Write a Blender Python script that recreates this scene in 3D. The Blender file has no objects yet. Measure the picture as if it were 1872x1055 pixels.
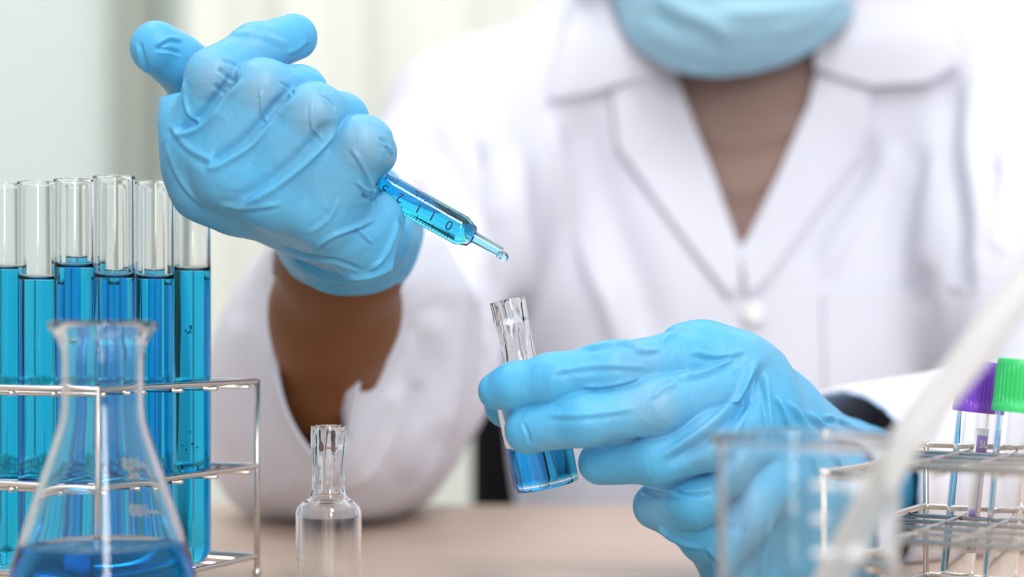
import bpy, bmesh, math, random
import numpy as np
from mathutils import Vector, Matrix
from mathutils.bvhtree import BVHTree
import mathutils.geometry as mgeo

random.seed(7); np.random.seed(7)
SC = bpy.context.scene
COL = SC.collection

# ---------------------------------------------------------------- camera, world, lights
F = 3111.0            # focal length in pixels of the 1872 px frame
ZC = 0.858            # height of the lens above the floor
TABLE = 0.75
cam_d = bpy.data.cameras.new('camera')
cam_d.sensor_width = 36.0
cam_d.lens = F / 1872 * 36
cam_d.shift_y = 82.5 / 1872
cam_d.clip_start = 0.01
cam_d.dof.use_dof = True
cam_d.dof.focus_distance = 0.690
cam_d.dof.aperture_fstop = 3.9
cam_o = bpy.data.objects.new('camera', cam_d)
COL.objects.link(cam_o)
cam_o.location = (0, 0, ZC)
cam_o.rotation_euler = (math.pi / 2, 0, 0)
SC.camera = cam_o

W = bpy.data.worlds.new('world'); SC.world = W; W.use_nodes = True
wn = W.node_tree.nodes; wl = W.node_tree.links
bg = wn['Background']
tc = wn.new('ShaderNodeTexCoord'); sep = wn.new('ShaderNodeSeparateXYZ'); wr = wn.new('ShaderNodeValToRGB')
mp = wn.new('ShaderNodeMapRange')
wl.new(tc.outputs['Generated'], sep.inputs[0])
wl.new(sep.outputs['Z'], mp.inputs['Value'])
mp.inputs['From Min'].default_value = -1; mp.inputs['From Max'].default_value = 1
wl.new(mp.outputs['Result'], wr.inputs['Fac'])
wr.color_ramp.elements[0].color = (0.50, 0.48, 0.47, 1)
wr.color_ramp.elements[1].color = (1.42, 1.45, 1.5, 1)
e = wr.color_ramp.elements.new(0.5); e.color = (0.56, 0.57, 0.60, 1)
wl.new(wr.outputs['Color'], bg.inputs['Color'])
bg.inputs['Strength'].default_value = 0.73

def area(name, loc, target, sx, sy, power, color=(1, 1, 1)):
    l = bpy.data.lights.new(name, 'AREA'); l.shape = 'RECTANGLE'; l.size = sx; l.size_y = sy
    l.energy = power; l.color = color
    o = bpy.data.objects.new(name, l); COL.objects.link(o); o.location = loc
    o.rotation_euler = (Vector(target) - Vector(loc)).to_track_quat('-Z', 'Y').to_euler()
    return o
area('window_light', (0.36, -0.92, 1.42), (0.0, 0.7, 0.86), 0.25, 0.9, 15, (1, 1, 1))
area('key_light', (0.35, -0.32, 2.22), (-0.04, 0.7, 0.91), 0.30, 0.80, 11, (1.0, 0.99, 0.98))  # unseen key panel, placed and sized for the highlight along the syringe
area('overhead_fill_light', (-0.5, 0.75, 2.55), (-0.05, 0.95, 0.8), 1.2, 0.5, 7, (0.97, 0.99, 1.0))  # unseen soft panel overhead, fills from above
area('backdrop_fill_light', (0.2, 2.0, 2.7), (0.0, 3.1, 1.2), 2.9, 0.4, 24, (0.99, 1.0, 0.95))  # added fill, out of view, to brighten the curtain and back wall

VS = SC.view_settings
VS.view_transform = 'Standard'; VS.look = 'None'; VS.gamma = 1.0; VS.use_curve_mapping = False
VS.exposure = 0.05
SC.cycles.use_denoising = True
SC.cycles.max_bounces = 20; SC.cycles.transmission_bounces = 20; SC.cycles.glossy_bounces = 6
SC.cycles.diffuse_bounces = 4; SC.cycles.transparent_max_bounces = 16
SC.cycles.sample_clamp_indirect = 6

# ---------------------------------------------------------------- helpers
def P(px, py, d):
    """point of the place that stands d metres into the room and shows at that spot of the frame"""
    return np.array([(px - 936.0) * d / F, d, ZC - (py - 610.0) * d / F])
def V3(px, py, d): return Vector(P(px, py, d))
def topx(V):
    V = np.asarray(V)
    d = V[..., 1]
    return 936 + F * V[..., 0] / d, 610 - F * (V[..., 2] - ZC) / d

def empty(name, loc=(0, 0, 0)):
    o = bpy.data.objects.new(name, None); COL.objects.link(o); o.location = loc
    o.empty_display_size = 0.02
    return o
def tag(o, label=None, cat=None, group=None, kind=None):
    if label: o['label'] = label
    if cat: o['category'] = cat
    if group: o['group'] = group
    if kind: o['kind'] = kind
    return o
def link_mesh(name, me, mat=None, parent=None, smooth=True):
    o = bpy.data.objects.new(name, me); COL.objects.link(o)
    if mat is not None and not me.materials: me.materials.append(mat)
    if smooth: me.polygons.foreach_set('use_smooth', [True] * len(me.polygons))
    if parent is not None:
        o.parent = parent
        root = parent
        while root.parent: root = root.parent
        o.matrix_parent_inverse = Matrix.Translation(root.location).inverted() if (root.type == 'EMPTY' and parent is root) else Matrix()
        if parent is not root: o.matrix_parent_inverse = (Matrix.Translation(root.location) @ Matrix.Translation(root.location).inverted())
    return o
def from_bm(name, bm, mat, parent=None, smooth=True):
    me = bpy.data.meshes.new(name); bm.to_mesh(me); bm.free()
    return link_mesh(name, me, mat, parent, smooth)
def autosmooth(o, ang=35):
    me = o.data
    bm = bmesh.new(); bm.from_mesh(me)
    for e in bm.edges:
        if len(e.link_faces) == 2 and e.calc_face_angle(0) > math.radians(ang): e.smooth = False
    bm.to_mesh(me); bm.free()

# --- materials
def mat(name, color, rough=0.5, metal=0.0, trans=0.0, ior=1.45, sss=0.0, sheen=0.0, alpha=1.0, spec=None,
        bump=None, coat=0.0):
    m = bpy.data.materials.new(name); m.use_nodes = True
    b = m.node_tree.nodes['Principled BSDF']
    b.inputs['Base Color'].default_value = (*color, 1)
    b.inputs['Roughness'].default_value = rough
    b.inputs['Metallic'].default_value = metal
    b.inputs['Transmission Weight'].default_value = trans
    b.inputs['IOR'].default_value = ior
    if sss:
        b.inputs['Subsurface Weight'].default_value = sss
        b.inputs['Subsurface Radius'].default_value = (0.004, 0.006, 0.008)
        b.inputs['Subsurface Scale'].default_value = 1.0
    if sheen: b.inputs['Sheen Weight'].default_value = sheen
    if coat: b.inputs['Coat Weight'].default_value = coat
    if spec is not None: b.inputs['Specular IOR Level'].default_value = spec
    if bump:
        sc, strength, dist = bump
        N = m.node_tree.nodes; L = m.node_tree.links
        t = N.new('ShaderNodeTexCoord'); n = N.new('ShaderNodeTexNoise'); bp = N.new('ShaderNodeBump')
        n.inputs['Scale'].default_value = sc; n.inputs['Detail'].default_value = 4
        bp.inputs['Strength'].default_value = strength; bp.inputs['Distance'].default_value = dist
        L.new(t.outputs['Object'], n.inputs['Vector']); L.new(n.outputs['Fac'], bp.inputs['Height'])
        L.new(bp.outputs['Normal'], b.inputs['Normal'])
    return m
def ramp_color(m, vec_scale, noise_scale, c1, c2, lo=0.35, hi=0.65, detail=5):
    N = m.node_tree.nodes; L = m.node_tree.links; b = N['Principled BSDF']
    t = N.new('ShaderNodeTexCoord'); mpn = N.new('ShaderNodeMapping'); n = N.new('ShaderNodeTexNoise')
    r = N.new('ShaderNodeValToRGB')
    mpn.inputs['Scale'].default_value = vec_scale
    n.inputs['Scale'].default_value = noise_scale; n.inputs['Detail'].default_value = detail
    r.color_ramp.elements[0].position = lo; r.color_ramp.elements[0].color = (*c1, 1)
    r.color_ramp.elements[1].position = hi; r.color_ramp.elements[1].color = (*c2, 1)
    L.new(t.outputs['Object'], mpn.inputs['Vector']); L.new(mpn.outputs['Vector'], n.inputs['Vector'])
    L.new(n.outputs['Fac'], r.inputs['Fac']); L.new(r.outputs['Color'], b.inputs['Base Color'])
    return m
def volume_absorb(m, color, density):
    N = m.node_tree.nodes; L = m.node_tree.links
    va = N.new('ShaderNodeVolumeAbsorption')
    va.inputs['Color'].default_value = (*color, 1); va.inputs['Density'].default_value = density
    L.new(va.outputs['Volume'], N['Material Output'].inputs['Volume'])
    return m

def glove_mat():
    m = mat('blue_nitrile', (0.09, 0.46, 0.80), rough=0.42, sss=0.25, spec=0.4)
    N = m.node_tree.nodes; L = m.node_tree.links; b = N['Principled BSDF']
    at = N.new('ShaderNodeAttribute'); at.attribute_name = 'skin'
    mx = N.new('ShaderNodeMix'); mx.data_type = 'RGBA'
    mx.inputs['A'].default_value = (0.085, 0.41, 0.68, 1); mx.inputs['B'].default_value = (0.23, 0.41, 0.54, 1)
    L.new(at.outputs['Fac'], mx.inputs['Factor']); L.new(mx.outputs['Result'], b.inputs['Base Color'])
    t = N.new('ShaderNodeTexCoord')
    n1 = N.new('ShaderNodeTexNoise'); n1.inputs['Scale'].default_value = 70; n1.inputs['Detail'].default_value = 3
    n1.inputs['Distortion'].default_value = 1.2
    n2 = N.new('ShaderNodeTexNoise'); n2.inputs['Scale'].default_value = 2200; n2.inputs['Detail'].default_value = 1
    b1 = N.new('ShaderNodeBump'); b1.inputs['Strength'].default_value = 0.25; b1.inputs['Distance'].default_value = 0.004
    b2 = N.new('ShaderNodeBump'); b2.inputs['Strength'].default_value = 0.10; b2.inputs['Distance'].default_value = 0.0003
    L.new(t.outputs['Object'], n1.inputs['Vector']); L.new(t.outputs['Object'], n2.inputs['Vector'])
    L.new(n1.outputs['Fac'], b1.inputs['Height']); L.new(n2.outputs['Fac'], b2.inputs['Height'])
    L.new(b1.outputs['Normal'], b2.inputs['Normal']); L.new(b2.outputs['Normal'], b.inputs['Normal'])
    return m

M = {}
M['glove'] = glove_mat()
M['skin'] = mat('brown_skin', (0.215, 0.080, 0.028), rough=0.55, spec=0.3, sss=0.15, bump=(900, 0.15, 0.0004))
M['coat'] = mat('white_cotton', (0.71, 0.71, 0.785), rough=0.85, bump=(1500, 0.15, 0.0003))
M['sweater'] = mat('taupe_knit', (0.30, 0.20, 0.17), rough=0.9, sheen=0.2, bump=(500, 0.4, 0.001))
M['mask'] = mat('pale_blue_mask', (0.34, 0.61, 0.76), rough=0.75, sss=0.1)
M['hair'] = mat('black_hair', (0.015, 0.012, 0.01), rough=0.45)
M['eye'] = mat('eye_white', (0.8, 0.78, 0.75), rough=0.2)
M['dark'] = mat('dark_trouser_cloth', (0.03, 0.035, 0.05), rough=0.9)
M['glass'] = mat('clear_glass', (0.99, 0.995, 0.99), rough=0.0, trans=1.0, ior=1.37)
M['wavy_glass'] = mat('clear_wavy_glass', (0.985, 0.99, 0.985), rough=0.0, trans=1.0, ior=1.47)
M['plastic_clear'] = mat('clear_plastic', (0.97, 0.98, 0.98), rough=0.02, trans=1.0, ior=1.52)
M['liq_cyan'] = volume_absorb(mat('cyan_blue_liquid', (1, 1, 1), rough=0.0, trans=1.0, ior=1.0), (0.0, 0.85, 0.98), 280)
M['liq_syringe'] = volume_absorb(mat('syringe_blue_liquid', (1, 1, 1), rough=0.0, trans=1.0, ior=1.0), (0.0, 0.87, 0.972), 330)
M['liq_flask'] = volume_absorb(mat('ink_blue_liquid', (1, 1, 1), rough=0.0, trans=1.0, ior=1.0), (0.0, 0.80, 0.975), 85)
M['liq_vial'] = volume_absorb(mat('bright_blue_liquid', (1, 1, 1), rough=0.0, trans=1.0, ior=1.0), (0.0, 0.755, 0.955), 165)
M['steel'] = mat('brushed_steel', (0.66, 0.615, 0.57), rough=0.25, metal=1.0, bump=(300, 0.1, 0.0003))
M['ink'] = mat('dark_ink', (0.005, 0.03, 0.12), rough=0.6)
M['white_print'] = mat('white_print', (0.85, 0.88, 0.9), rough=0.6)
_n = M['white_print'].node_tree.nodes; _l = M['white_print'].node_tree.links
_tr = _n.new('ShaderNodeBsdfTranslucent'); _tr.inputs['Color'].default_value = (.9, .92, .94, 1)
_mx = _n.new('ShaderNodeMixShader'); _mx.inputs[0].default_value = .5
_l.new(_n['Principled BSDF'].outputs[0], _mx.inputs[1]); _l.new(_tr.outputs[0], _mx.inputs[2]); _l.new(_mx.outputs[0], _n['Material Output'].inputs['Surface'])
M['purple'] = mat('purple_plastic', (0.21, 0.065, 0.56), rough=0.38)
M['green'] = mat('green_plastic', (0.045, 0.58, 0.17), rough=0.38)
M['label'] = mat('white_label', (0.82, 0.82, 0.84), rough=0.6)
M['label_purple'] = mat('purple_label_print', (0.36, 0.26, 0.66), rough=0.6)
M['black'] = mat('black_fabric', (0.006, 0.006, 0.007), rough=0.9, bump=(900, 0.3, 0.0005))
M['black_plastic'] = mat('black_plastic', (0.012, 0.012, 0.013), rough=0.45)
M['milky'] = mat('milky_plastic', (0.88, 0.90, 0.89), rough=0.4, trans=0.55, ior=1.2)
M['wall'] = mat('cream_wall_paint', (0.80, 0.82, 0.74), rough=0.9, bump=(60, 0.05, 0.001))
M['wall2'] = mat('mint_wall_paint', (0.74, 0.82, 0.79), rough=0.9, bump=(60, 0.05, 0.001))
M['curtain'] = mat('cream_curtain_cloth', (0.83, 0.84, 0.77), rough=0.9, bump=(400, 0.1, 0.0005))
M['post'] = mat('gap_shade_grey', (0.40, 0.43, 0.38), rough=0.7, bump=(90, 0.05, 0.001))  # darker tone stands in for the shade beside the curtain
M['floor'] = ramp_color(mat('grey_floor', (0.4, 0.4, 0.4), rough=0.6), (1, 1, 1), 6, (0.42, 0.41, 0.39), (0.5, 0.49, 0.47))
M['wood'] = ramp_color(mat('pale_oak_laminate', (0.6, 0.45, 0.35), rough=0.45), (3, 60, 3), 2.2,
                       (0.52, 0.385, 0.305), (0.63, 0.485, 0.395), 0.3, 0.7)
M['table_leg'] = mat('white_metal', (0.7, 0.7, 0.7), rough=0.4)
M['button'] = mat('pearl_button', (0.85, 0.85, 0.86), rough=0.2)
M['rubber'] = mat('grey_rubber', (0.05, 0.05, 0.055), rough=0.6)

# --- implicit surfaces on a grid, meshed with surface nets
class Field:
    def __init__(s, lo, hi, h):
        s.h = h; s.lo = np.array(lo, float)
        n = np.ceil((np.array(hi) - s.lo) / h).astype(int) + 1
        s.n = n
        s.ax = [(s.lo[i] + h * np.arange(n[i])).astype(np.float32) for i in range(3)]
        s.D = np.full(n, 0.05, np.float32)
    def copy(s):
        c = object.__new__(Field); c.h = s.h; c.lo = s.lo; c.n = s.n; c.ax = s.ax; c.D = s.D.copy(); return c
    def sub(s, lo, hi):
        sl = []
        for i in range(3):
            a = max(0, int((lo[i] - s.lo[i]) / s.h)); b = min(s.n[i], int((hi[i] - s.lo[i]) / s.h) + 2)
            if b <= a: return None, None
            sl.append(slice(a, b))
        X = s.ax[0][sl[0]][:, None, None]; Y = s.ax[1][sl[1]][None, :, None]; Z = s.ax[2][sl[2]][None, None, :]
        return tuple(sl), (X, Y, Z)
    def smin(s, sl, d, k):
        a = s.D[sl]
        if k <= 0: s.D[sl] = np.minimum(a, d); return
        h = np.clip(0.5 + 0.5 * (a - d) / k, 0, 1)
        s.D[sl] = a + (d - a) * h - k * h * (1 - h)
    def smax(s, sl, d, k):
        a = s.D[sl]
        if k <= 0: s.D[sl] = np.maximum(a, d); return
        h = np.clip(0.5 - 0.5 * (a - d) / k, 0, 1)
        s.D[sl] = a + (d - a) * h + k * h * (1 - h)
    def capd(s, g, a, b, ra, rb, sq=None):
        X, Y, Z = g; ab = b - a; L = float(ab @ ab) + 1e-12
        dx, dy, dz = X - a[0], Y - a[1], Z - a[2]
        t = np.clip((dx * ab[0] + dy * ab[1] + dz * ab[2]) / L, 0, 1)
        q0, q1, q2 = dx - t * ab[0], dy - t * ab[1], dz - t * ab[2]
        if sq is not None:   # squash: direction (unit), factor -> thinner along that direction
            u, f = sq
            w = q0 * u[0] + q1 * u[1] + q2 * u[2]
            r = np.sqrt(q0 * q0 + q1 * q1 + q2 * q2 + w * w * (1 / f ** 2 - 1))
        else:
            r = np.sqrt(q0 * q0 + q1 * q1 + q2 * q2)
        return (r - (ra + t * (rb - ra))).astype(np.float32)
    def cap(s, a, b, ra, rb, k=0.003, sq=None, cut=False):
        a = np.asarray(a, float); b = np.asarray(b, float)
        m = max(ra, rb) + k + 3 * s.h
        sl, g = s.sub(np.minimum(a, b) - m, np.maximum(a, b) + m)
        if sl is None: return
        d = s.capd(g, a, b, ra, rb, sq)
        if cut: s.smax(sl, -d, k)
        else: s.smin(sl, d, k)
    def chain(s, pts, k=0.003, k0=None):
        for i in range(len(pts) - 1):
            (a, ra), (b, rb) = pts[i], pts[i + 1]
            s.cap(a, b, ra, rb, k if (i or k0 is None) else k0)
    def ell(s, c, r, k=0.003, cut=False):
        c = np.asarray(c, float); r = np.asarray(r, float); m = r + k + 3 * s.h
        sl, (X, Y, Z) = s.sub(c - m, c + m)
        if sl is None: return
        q = np.sqrt(((X - c[0]) / r[0]) ** 2 + ((Y - c[1]) / r[1]) ** 2 + ((Z - c[2]) / r[2]) ** 2)
        d = ((q - 1) * r.min()).astype(np.float32)
        if cut: s.smax(sl, -d, k)
        else: s.smin(sl, d, k)
    def mesh(s):
        D = s.D; ins = D < 0
        n = np.array(D.shape)
        c = ins[:-1, :-1, :-1].astype(np.uint8)
        tot = np.zeros(n - 1, np.uint8)
        for i in (0, 1):
            for j in (0, 1):
                for k in (0, 1):
                    tot += ins[i:n[0] - 1 + i, j:n[1] - 1 + j, k:n[2] - 1 + k]
        act = (tot > 0) & (tot < 8)
        idx = np.argwhere(act)
        vid = np.full(n - 1, -1, np.int32); vid[act] = np.arange(len(idx))
        acc = np.zeros((len(idx), 3)); cnt = np.zeros(len(idx))
        cs = [(i, j, k) for i in (0, 1) for j in (0, 1) for k in (0, 1)]
        for a in cs:
            for ax in range(3):
                if a[ax]: continue
                b = list(a); b[ax] = 1
                da = D[idx[:, 0] + a[0], idx[:, 1] + a[1], idx[:, 2] + a[2]]
                db = D[idx[:, 0] + b[0], idx[:, 1] + b[1], idx[:, 2] + b[2]]
                m = (da < 0) != (db < 0)
                t = np.where(m, da / np.where(m, da - db, 1), 0)
                p = np.tile(np.array(a, float), (len(idx), 1)); p[:, ax] += t
                acc[m] += p[m]; cnt[m] += 1
        V = s.lo + s.h * (idx + acc / cnt[:, None])
        Q = []
        for ax in range(3):
            u, v = (ax + 1) % 3, (ax + 2) % 3
            sa = [slice(None)] * 3; sb = [slice(None)] * 3
            sa[ax] = slice(0, -1); sb[ax] = slice(1, None)
            A = ins[tuple(sa)]; B = ins[tuple(sb)]
            ch = np.argwhere(A != B)
            ok = (ch[:, u] > 0) & (ch[:, v] > 0) & (ch[:, u] < n[u] - 1) & (ch[:, v] < n[v] - 1)
            ch = ch[ok]
            fl = A[ch[:, 0], ch[:, 1], ch[:, 2]]
            def g(du, dv):
                c2 = ch.copy(); c2[:, u] -= du; c2[:, v] -= dv
                return vid[c2[:, 0], c2[:, 1], c2[:, 2]]
            q = np.stack([g(1, 1), g(0, 1), g(0, 0), g(1, 0)], 1)
            q[~fl] = q[~fl][:, ::-1]
            Q.append(q)
        Q = np.concatenate(Q)
        return V, Q

def normals(V, Q):
    a = V[Q[:, 2]] - V[Q[:, 0]]; b = V[Q[:, 3]] - V[Q[:, 1]]
    fn = np.cross(a, b); N = np.zeros_like(V)
    for i in range(4): np.add.at(N, Q[:, i], fn)
    return N / (np.linalg.norm(N, axis=1, keepdims=True) + 1e-12)
def relax(V, Q, it=2, lam=0.5):
    for _ in range(it):
        S = np.zeros_like(V); C = np.zeros(len(V))
        for i in range(4):
            j = (i + 1) % 4
            np.add.at(S, Q[:, i], V[Q[:, j]]); np.add.at(C, Q[:, i], 1)
            np.add.at(S, Q[:, j], V[Q[:, i]]); np.add.at(C, Q[:, j], 1)
        V = V + lam * (S / C[:, None] - V)
    return V
def biggest(V, Q):
    lab = np.arange(len(V))
    while True:
        m = lab[Q].min(1); new = lab.copy()
        for i in range(4): np.minimum.at(new, Q[:, i], m)
        new = new[new]
        if (new == lab).all(): break
        lab = new
    ids, cnt = np.unique(lab, return_counts=True); keep = lab == ids[cnt.argmax()]
    remap = np.cumsum(keep) - 1
    return V[keep], remap[Q[keep[Q].all(1)]]
def to_mesh(name, V, Q):
    me = bpy.data.meshes.new(name)
    me.vertices.add(len(V)); me.vertices.foreach_set('co', V.astype(np.float32).ravel())
    me.loops.add(Q.size); me.loops.foreach_set('vertex_index', Q.astype(np.int32).ravel())
    me.polygons.add(len(Q)); me.polygons.foreach_set('loop_start', np.arange(0, Q.size, Q.shape[1], dtype=np.int32))
    me.update(calc_edges=True)
    return me
def crom(pts, n=10):
    p = [np.array(q, float) for q in pts]
    if len(p) < 3: return np.array([p[0] + (p[-1] - p[0]) * t for t in np.linspace(0, 1, n)])
    p = [2 * p[0] - p[1]] + p + [2 * p[-1] - p[-2]]
    out = []
    for i in range(1, len(p) - 2):
        for t in np.linspace(0, 1, n, endpoint=(i == len(p) - 3)):
            out.append(0.5 * ((2 * p[i]) + (-p[i - 1] + p[i + 1]) * t + (2 * p[i - 1] - 5 * p[i] + 4 * p[i + 1] - p[i + 2]) * t * t
                              + (-p[i - 1] + 3 * p[i] - 3 * p[i + 1] + p[i + 2]) * t ** 3))
    return np.array(out)
def folds(V, N, lst, dmin=0.0, dmax=9.0):
    """raise or sink the cloth along drawn fold lines; each is (points, width_px, height_mm, trough)"""
    px, py = topx(V)
    cam = np.array([0, 0, ZC]); to = cam - V; to /= np.linalg.norm(to, axis=1, keepdims=True)
    face = np.clip(((N * to).sum(1) + 0.05) / 0.3, 0, 1)
    face[(V[:, 1] < dmin) | (V[:, 1] > dmax)] = 0
    disp = np.zeros(len(V))
    for pts, w, amp, tr in lst:
        C = crom(pts, 8)
        m = (px > C[:, 0].min() - 4 * w) & (px < C[:, 0].max() + 4 * w) & (py > C[:, 1].min() - 4 * w) & (py < C[:, 1].max() + 4 * w) & (face > 0)
        ii = np.nonzero(m)[0]
        if not len(ii): continue
        q = np.stack([px[ii], py[ii]], 1)
        best = np.full(len(ii), 1e9); sg = np.zeros(len(ii)); tt = np.zeros(len(ii))
        for i in range(len(C) - 1):
            ab = C[i + 1] - C[i]; L = (ab @ ab) + 1e-9
            t = np.clip(((q - C[i]) @ ab) / L, 0, 1)
            dv = q - C[i] - t[:, None] * ab
            ds = np.hypot(dv[:, 0], dv[:, 1])
            k = ds < best
            best[k] = ds[k]; sg[k] = np.sign(ab[0] * dv[k, 1] - ab[1] * dv[k, 0]); tt[k] = (i + t[k]) / (len(C) - 1)
        sd = best * sg
        tap = np.clip(np.minimum(tt, 1 - tt) / 0.20, 0, 1); tap = tap * tap * (3 - 2 * tap)
        prof = np.exp(-(sd / w) ** 2) - tr * np.exp(-((sd - 1.7 * w) / w) ** 2) if tr >= 0 else \
            np.exp(-(sd / w) ** 2) + tr * np.exp(-((sd + 2.3 * w) / (1.7 * w)) ** 2)
        disp[ii] += amp * 0.001 * prof * tap * face[ii]
    return V + N * disp[:, None]
def vnoise(V, scale, seed=0, octv=3):
    rs = np.random.RandomState(seed); out = np.zeros(len(V)); a = 1.0; s = scale
    for _ in range(octv):
        for _ in range(4):
            k = rs.normal(size=3); k /= np.linalg.norm(k); ph = rs.rand() * 6.28
            k2 = rs.normal(size=3); ph2 = rs.rand() * 6.28
            out += a * 0.35 * np.sin(V @ k * s + ph + 1.3 * np.sin(V @ k2 * s * 0.45 + ph2))
        s *= 2.1; a *= 0.5
    return out

def lathe(prof, seg=48, close=True):
    """revolve a list of (r, z); closes at r = 0"""
    bm = bmesh.new(); rings = []
    for r, z in prof:
        if r < 1e-7: rings.append([bm.verts.new((0, 0, z))])
        else: rings.append([bm.verts.new((r * math.cos(2 * math.pi * i / seg), r * math.sin(2 * math.pi * i / seg), z)) for i in range(seg)])
    prs = list(zip(rings, rings[1:]))
    if close and len(rings[0]) > 1 and len(rings[-1]) > 1: prs.append((rings[-1], rings[0]))
    for A, B in prs:
        for i in range(seg):
            j = (i + 1) % seg
            if len(A) == 1 and len(B) == 1: continue
            if len(A) == 1: bm.faces.new((A[0], B[j], B[i]))
            elif len(B) == 1: bm.faces.new((A[i], A[j], B[0]))
            else: bm.faces.new((A[i], A[j], B[j], B[i]))
    bmesh.ops.recalc_face_normals(bm, faces=bm.faces)
    return bm
def tube_bm(pts, r, seg=10, bm=None, closed=False):
    bm = bm or bmesh.new(); pts = [Vector(p) for p in pts]; n = len(pts); rings = []
    rs = r if isinstance(r, (list, tuple)) else [r] * n
    prev = None
    for i, p in enumerate(pts):
        t = ((pts[(i + 1) % n] if (closed or i < n - 1) else p) - (pts[i - 1] if (closed or i > 0) else p)).normalized()
        if prev is None:
            u = t.orthogonal().normalized()
        else:
            u = (prev - t * prev.dot(t)).normalized()
        prev = u; v = t.cross(u)
        rings.append([bm.verts.new(p + (u * math.cos(2 * math.pi * k / seg) + v * math.sin(2 * math.pi * k / seg)) * rs[i]) for k in range(seg)])
    prs = list(zip(rings, rings[1:])) + ([(rings[-1], rings[0])] if closed else [])
    for A, B in prs:
        for k in range(seg):
            bm.faces.new((A[k], A[(k + 1) % seg], B[(k + 1) % seg], B[k]))
    if not closed:
        for R, s in ((rings[0], -1), (rings[-1], 1)):
            c = bm.verts.new(sum((v.co for v in R), Vector()) / seg)
            for k in range(seg):
                f = (R[k], R[(k + 1) % seg], c)
                bm.faces.new(f if s > 0 else f[::-1])
    return bm
def round_path(pts, rad, n=5):
    pts = [Vector(p) for p in pts]; out = [pts[0]]
    for i in range(1, len(pts) - 1):
        a = (pts[i - 1] - pts[i]); b = (pts[i + 1] - pts[i]); r = min(rad, a.length * .45, b.length * .45)
        p0 = pts[i] + a.normalized() * r; p1 = pts[i] + b.normalized() * r
        for k in range(n + 1):
            t = k / n; out.append((1 - t) ** 2 * p0 + 2 * t * (1 - t) * pts[i] + t * t * p1)
    out.append(pts[-1]); return out
def box_bm(lo, hi, bev=0.0, bm=None):
    bm = bm or bmesh.new()
    r = bmesh.ops.create_cube(bm, size=1.0)
    for v in r['verts']:
        for i in range(3): v.co[i] = lo[i] + (v.co[i] + .5) * (hi[i] - lo[i])
    if bev:
        es = list({e for v in r['verts'] for e in v.link_edges})
        bmesh.ops.bevel(bm, geom=es, offset=bev, segments=3, profile=0.5, affect='EDGES')
    return bm
def text_mesh(body, size, extrude=0.00005, align='CENTER', bold=0.0):
    cu = bpy.data.curves.new('txt', 'FONT'); cu.body = body; cu.size = size; cu.extrude = extrude; cu.offset = size * bold
    cu.align_x = align; cu.align_y = 'CENTER'; cu.resolution_u = 3
    o = bpy.data.objects.new('txt', cu); COL.objects.link(o)
    dg = bpy.context.evaluated_depsgraph_get()
    me = bpy.data.meshes.new_from_object(o.evaluated_get(dg))
    bpy.data.objects.remove(o); bpy.data.curves.remove(cu)
    return me
def subdivide_long(bm, L):
    for _ in range(5):
        es = [e for e in bm.edges if e.calc_length() > L]
        if not es: break
        bmesh.ops.subdivide_edges(bm, edges=es, cuts=1)
def frame_to(o, loc, zaxis, xhint=(1, 0, 0)):
    z = Vector(zaxis).normalized(); x = Vector(xhint); x = (x - z * x.dot(z)).normalized(); y = z.cross(x)
    m = Matrix((x, y, z)).transposed().to_4x4(); m.translation = Vector(loc)
    o.matrix_world = m
    return m

# ---------------------------------------------------------------- the room
def structure(name, bm, m):
    o = from_bm(name, bm, m, smooth=False); tag(o, kind='structure'); return o
structure('floor', box_bm((-2.5, -1.2, -0.05), (2.8, 3.2, 0)), M['floor'])
structure('wall_back', box_bm((-2.5, 3.1, 0), (2.8, 3.2, 2.8)), M['wall2'])
structure('gap_shade_1', box_bm((-0.72, 3.04, 0), (-0.64, 3.10, 2.8), 0.004), M['post'])  # dark strip put in as the shade of the gap at the curtain edge
# curtain in front of the back wall
bm = bmesh.new(); nx, nz = 420, 10; x0, x1 = -0.56, 2.7
rows = []
for j in range(nz + 1):
    z = 0.05 + 2.65 * j / nz; row = []
    for i in range(nx + 1):
        x = x0 + (x1 - x0) * i / nx
        y = 2.92 + 0.022 * math.sin(x * 34 + 0.8 * math.sin(x * 5)) + 0.012 * math.sin(x * 71 + z * .3) + 0.02 * math.sin(x * 9)
        row.append(bm.verts.new((x, y, z)))
    rows.append(row)
for j in range(nz):
    for i in range(nx): bm.faces.new((rows[j][i], rows[j][i + 1], rows[j + 1][i + 1], rows[j + 1][i]))
cur = from_bm('curtain', bm, M['curtain'])
sm = cur.modifiers.new('thick', 'SOLIDIFY'); sm.thickness = 0.003
tag(cur, 'cream cloth curtain hanging in soft vertical folds behind the person', 'curtain')
rod = from_bm('curtain_rod', tube_bm([(-0.7, 2.92, 2.72), (2.75, 2.92, 2.72)], 0.012, 12), M['steel'])
tag(rod, 'steel curtain rod along the top of the cream curtain', 'curtain rod')

# table
tb = empty('table', (0, 0.62, 0)); tag(tb, 'pale wood laminate table the glassware stands on', 'table')
bmx = box_bm((-1.0, 0.20, TABLE - 0.03), (1.0, 1.075, TABLE), 0.0015)
from_bm('tabletop', bmx, M['wood'], tb, smooth=False)
for sx in (-0.93, 0.93):
    for sy in (0.27, 1.0):
        from_bm('leg', box_bm((sx - .025, sy - .025, 0), (sx + .025, sy + .025, TABLE - 0.031), 0.003), M['table_leg'], tb, smooth=False)

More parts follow.
